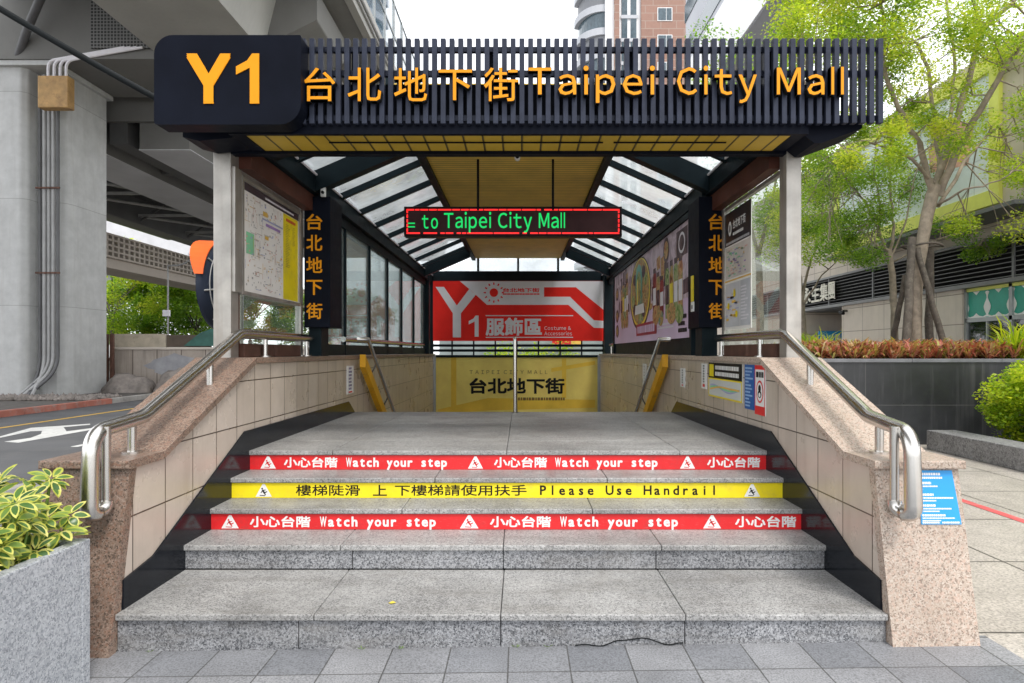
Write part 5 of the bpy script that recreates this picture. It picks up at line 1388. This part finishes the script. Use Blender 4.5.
# ================================================================== BUILDINGS
XF = 11.3
fc = thing('street_building', 'beige building with dark louvre band and glazed shop along the plaza', 'building', (XF, 25, 0))
p = MB(); p.box(XF, XF+.3, 16.3, 22.4, 0, 3.2, FACT); p.box(XF, XF+.3, 25.3, 55, 0, 3.2, FACT)
p.box(XF+.3, XF+3.6, 22.1, 22.4, 0, 3.2, FACT); p.box(XF+.3, XF+3.6, 25.3, 25.6, 0, 3.2, FACT); p.box(XF+3.3, XF+3.6, 22.4, 25.3, 0, 3.2, FACT)
p.build('lower_wall', fc)
p = MB(); p.box(XF+.15, XF+6, 0, 55, 4.23, 8.6, FACT); p.build('upper_wall', fc)
p = MB(); p.box(XF+.3, XF+6, 0, 55, 3.25, 4.2, LOUVD); p.box(XF+.02, XF+3.3, 22.4, 25.3, 3.1, 3.2, GIRDD); p.box(XF+.12, XF+6, 0, 55, 8.6, 8.75, PALEC); p.build('roof_edge', fc)
p = MB()
for k in range(9): z = 3.27+.108*k; p.prism([(XF-.05, z),(XF+.13, z+.035),(XF+.13, z+.05),(XF-.05, z+.018)], 0, 55, LOUV, 'y')
for k in range(20): p.box(XF-.06, XF-.02, 2.9*k, 2.9*k+.07, 3.24, 4.2, LOUV)
p.box(XF-.1, XF+.2, 0, 55, 3.14, 3.24, LOUV); p.box(XF-.1, XF+.2, 0, 55, 4.2, 4.27, LOUV)
p.build('louvre', fc)
sf_ = MB()
yy = [7.0, 8.55, 10.1, 11.65, 13.2, 14.75, 16.25]
p = MB()
for y in yy: p.box(XF+.05, XF+.16, y-.05, y+.05, 0, 3.13, AL)
p.box(XF+.05, XF+.16, 7, 16.25, 2.28, 2.38, AL); p.box(XF+.05, XF+.16, 7, 16.25, 3.05, 3.13, LIME)
for y in yy[:-1]: p.box(XF+.06, XF+.14, y+.75, y+.79, 0, 2.28, AL)
p.build('shopfront_frame', fc)
p = MB(); p.box(XF+.10, XF+.11, 7, 16.25, 0, 2.28, SHOPG); p.build('shop_glass', fc)
p = MB(); p.box(XF+.10, XF+.12, 7, 16.25, 2.38, 3.05, TEAL)
fr = facing_left(XF+.095)
for y in yy[:-1]:
    for k in range(2):
        c = -(y+.42+.74*k)
        p.M = fr
        for sgn in (-1, 1):
            p.poly([(c+sgn*.37, 2.40), (c+sgn*.37, 3.03), (c+sgn*.34, 3.03)]+[(c+sgn*(.30+.05*math.sin(i*.9)), 3.0-.55*i/8) for i in range(9)]+[(c+sgn*.2, 2.40)], WHITE, .004)
        p.poly([(c-.37, 2.385), (c+.37, 2.385), (c+.1, 2.43), (c, 2.5), (c-.1, 2.43)], WHITE, .005)
        p.poly([(c+.12, 3.045), (c-.12, 3.045), (c, 2.95)], WHITE, .005)
p.M = None; p.build('transom', fc)
p = MB(); p.box(XF+3.0, XF+3.2, 7, 16.25, 0, 3.1, M('shop_interior', (.10,.09,.085), .7, var=.5, vs=.8)); p.rect(XF+.2, XF+3, 7, 16.25, M('shop_floor', (.25,.23,.2), .4), .04); p.build('shop_interior', fc)
# projecting screen box
p = MB(); p.box(10.72, XF+.14, 13.4, 21.6, 4.75, 8.4, FACT); p.build('projecting_bay', fc, bevel=.01)
p = MB()
for a, b, c, e in ((14.15, 21.62, 4.85, 5.2), (14.15, 21.62, 7.9, 8.2), (14.15, 14.45, 5.2, 7.9), (21.35, 21.62, 5.2, 7.9)): p.box(10.62, 10.72, a, b, c, e, LIME)
p.build('lime_frame', fc, bevel=.006)
p = MB(); p.box(10.69, 10.718, 14.45, 21.35, 5.2, 7.9, SCREENW); p.build('media_screen', fc)
p = MB(); p.M = facing_left(10.688)
REDP = M('screen_red', (.66,.36,.28), .4, var=.3, vs=3)
p.poly([(-16.6, 6.2), (-15.2, 6.0), (-15.0, 6.9), (-15.8, 7.3), (-16.7, 6.9)], REDP, .002)
p.build('screen_picture', fc)
p = MB(); p.box(10.4, XF+.14, 13.4, 21.8, 4.66, 4.748, TDARK); p.build('bay_underside', fc)
# wall lettering and camera, parking sign
fs_ = thing('raised_letter_sign', 'pale raised lettering in front of the louvre band', 'sign', (XF-.15, 25, 3.45))
zs = [P(0, 283, 26).z, P(0, 262, 26).z]
for ch, u0, u1 in (('永',803.5,811),('生',812,820),('集',820.5,828.5),('團',829,835.5)):
    dd = [(XF-.12)*F/(u-CX) for u in (u0, u1)]; dm = sum(dd)/2
    p = MB(facing_left(XF-.12)); p.text(ch, -dd[0], -dd[1], 3.42, 4.05, M('sign_cream', (.72,.69,.60), .5) if ch == '永' else bpy.data.materials['sign_cream'], 0, .03, .02); p.build('character', fs_)
ps = thing('blue_parking_sign', 'blue sign with white symbols inside the dark recess of the beige building', 'sign', (XF+.9, 24.5, .9))
p = MB(front(24.6)); xa, xb = P(819,0,24.6).x, P(842,0,24.6).x; zl, zh = 1.1, P(0,331,24.6).z
p.box(xa, xb, zl, zh, -.05, 0, BLUE); p.build('panel', ps)
p = MB(front(24.6)); w = xb-xa; hh = zh-zl
p.text('P', xa+.07*w, xa+.3*w, zl+.35*hh, zh-.12*hh, WHITE, .004, 0, .03); p.rect(xa+.40*w, xa+.62*w, zl+.62*hh, zl+.70*hh, WHITE, .004); p.rect(xa+.40*w, xa+.62*w, zl+.46*hh, zl+.54*hh, WHITE, .004)
p.rect(xa+.7*w, xa+.92*w, zl+.60*hh, zh-.1*hh, WHITE, .004); p.rect(xa+.7*w, xa+.78*w, zl+.30*hh, zl+.52*hh, WHITE, .004); p.rect(xa+.84*w, xa+.92*w, zl+.30*hh, zl+.52*hh, WHITE, .004); p.build('symbols', ps)
p = MB(); p.tube([(xa+.1, 24.62, 0), (xa+.1, 24.62, 1.2)], .03, AL, 8); p.tube([(xb-.1, 24.62, 0), (xb-.1, 24.62, 1.2)], .03, AL, 8); p.build('post', ps)
wc = MB(); wc.box(XF-.16, XF-.002, 22.0, 22.06, 2.92, 2.98, BLACK); wc.tube([(XF-.2, 21.9, 2.86), (XF-.2, 22.15, 2.92)], .06, BLACK, 10)
tag(wc.build('wall_camera'), 'black security camera at the corner of the beige wall under the louvres', 'camera')

# towers
bt = thing('brick_tower', 'tall brown brick tower with pale strips and curved balconies, far behind the sign', 'tower', (17, 95, 0))
p = MB(); p.box(17.0, 25.0, 90, 104, 0, 84, BTOWER); p.box(13.2, 13.9, 89.8, 104, 0, 84, BTOWER); p.build('brick_wall', bt)
p = MB(); p.box(12.0, 13.2, 90.3, 104, 0, 84, TWHITE); p.box(13.9, 17.0, 90.5, 104, 0, 84, TWHITE); p.build('white_wall', bt)
p = MB()
for xa in (14.3, 15.6): p.box(xa, xa+.8, 90.35, 90.49, 5, 82, WINDG)
for k in range(24): p.box(14.2, 16.6, 90.30, 90.345, 6+3.3*k, 6.5+3.3*k, TGREY)
p.build('window_strip', bt)
for k in range(21):
    z = 6+3.85*k
    w = MB(); w.box(19.3, 21.4, 89.93, 89.99, z, z+1.9, TWHITE); fr_ = w.build('window', bt)
    w = MB(); w.box(19.4, 20.5, 89.90, 89.925, z+.1, z+1.8, WINDG); w.box(20.58, 21.3, 89.90, 89.925, z+.1, z+1.8, WINDG)
    w.build('pane', fr_)
p = MB(); n = 10
for k in range(24):
    z = 4+3.3*k
    pts = [(12.0, 91), (12.0, 96)]+[(12.0-4.2*math.sin(a), 93.5+3.0*math.cos(a)) for a in [math.pi*i/n for i in range(1, n)]]
    pts = [(12.0, 90.8)]+[(12.0-4.0*math.sin(math.pi*i/n*.5+.0), 96-5.2*math.cos(math.pi*i/n*.5)) for i in range(n+1)]+[(12.0, 97)]
    p.prism(pts, z, z+1.0, TGREY, 'z'); p.prism([(a+(12-a)*.15, b+.25) for a, b in pts], z+1.0, z+3.3, WINDG if k % 2 else TDARK, 'z')
p.build('balconies', bt)
wt = thing('white_tower', 'tall pale tower with white projecting band behind the tree tops', 'tower', (22, 47, 0))
p = MB(); p.box(21, 24, 60, 66, 0, 25.83, TWHITE); p.build('lower_storeys', wt)
p = MB(); p.box(17.0, 20.4, 30, 66, 25.83, 31.0, TWHITE); p.build('white_band', wt)
p = MB(); p.box(17.06, 20.3, 30.05, 65.9, 31.0, 60, TGREY)
for k in range(7): p.box(16.98, 17.055, 30, 66, 31.6+4*k, 33.4+4*k, WINDG)
p.build('upper_storeys', wt)
p = MB(); p.box(17.1, 20.3, 30, 66, 25.7, 25.82, TDARK); p.build('soffit', wt)

# ================================================================== LIGHT, SKY, CAMERA
W_ = bpy.data.worlds.new('World'); S.world = W_; W_.use_nodes = True; nt = W_.node_tree
bg = nt.nodes['Background']
sk_ = nt.nodes.new('ShaderNodeTexSky'); sk_.sky_type = 'NISHITA'; sk_.sun_disc = False
SUN_EL, SUN_AZ = 56, 150     # azimuth measured clockwise from +Y (the direction the camera looks)
sk_.sun_elevation = R(SUN_EL); sk_.sun_rotation = R(SUN_AZ); sk_.air_density = 1.0; sk_.dust_density = 4.0; sk_.ozone_density = 1.0
tc = nt.nodes.new('ShaderNodeTexCoord'); nz = nt.nodes.new('ShaderNodeTexNoise'); nz.inputs['Scale'].default_value = 2.2; nz.inputs['Detail'].default_value = 6
nt.links.new(tc.outputs['Generated'], nz.inputs['Vector'])
cloud = ramp(nt, nz.outputs['Fac'], [(.3, (10.5,10.9,11.4)), (.7, (13.5,13.6,13.8))])
nt.links.new(mixc(nt, .86, sk_.outputs[0], cloud), bg.inputs[0]); bg.inputs[1].default_value = .12
sd = bpy.data.lights.new('sun', 'SUN'); sd.energy = 1.5; sd.angle = R(14); sd.color = (1, .95, .88)
so = bpy.data.objects.new('sun', sd); COL.objects.link(so)
az, el = R(SUN_AZ), R(SUN_EL)
dirn = Vector((math.sin(az)*math.cos(el), math.cos(az)*math.cos(el), math.sin(el)))
so.rotation_euler = dirn.to_track_quat('Z', 'Y').to_euler(); so.location = (5, -5, 20)
cd = bpy.data.cameras.new('camera'); co = bpy.data.objects.new('camera', cd); COL.objects.link(co)
co.location = (0, 0, EYE); co.rotation_euler = (R(90), 0, 0)
cd.sensor_width = 36; cd.lens = F/1024*36; cd.shift_x = -(CX-512)/1024; cd.shift_y = (CY-341.5)/1024
cd.clip_start = .05; cd.clip_end = 2000
S.camera = co
S.view_settings.view_transform = 'Standard'; S.view_settings.look = 'None'; S.view_settings.gamma = 1; S.view_settings.exposure = 0.6
try: S.view_settings.use_curve_mapping = False
except Exception: pass
S.cycles.max_bounces = 10; S.cycles.transparent_max_bounces = 16; S.cycles.diffuse_bounces = 5; S.cycles.glossy_bounces = 4
S.cycles.use_denoising = True
for o in list(bpy.data.objects):
    if '_o' in o: del o['_o']
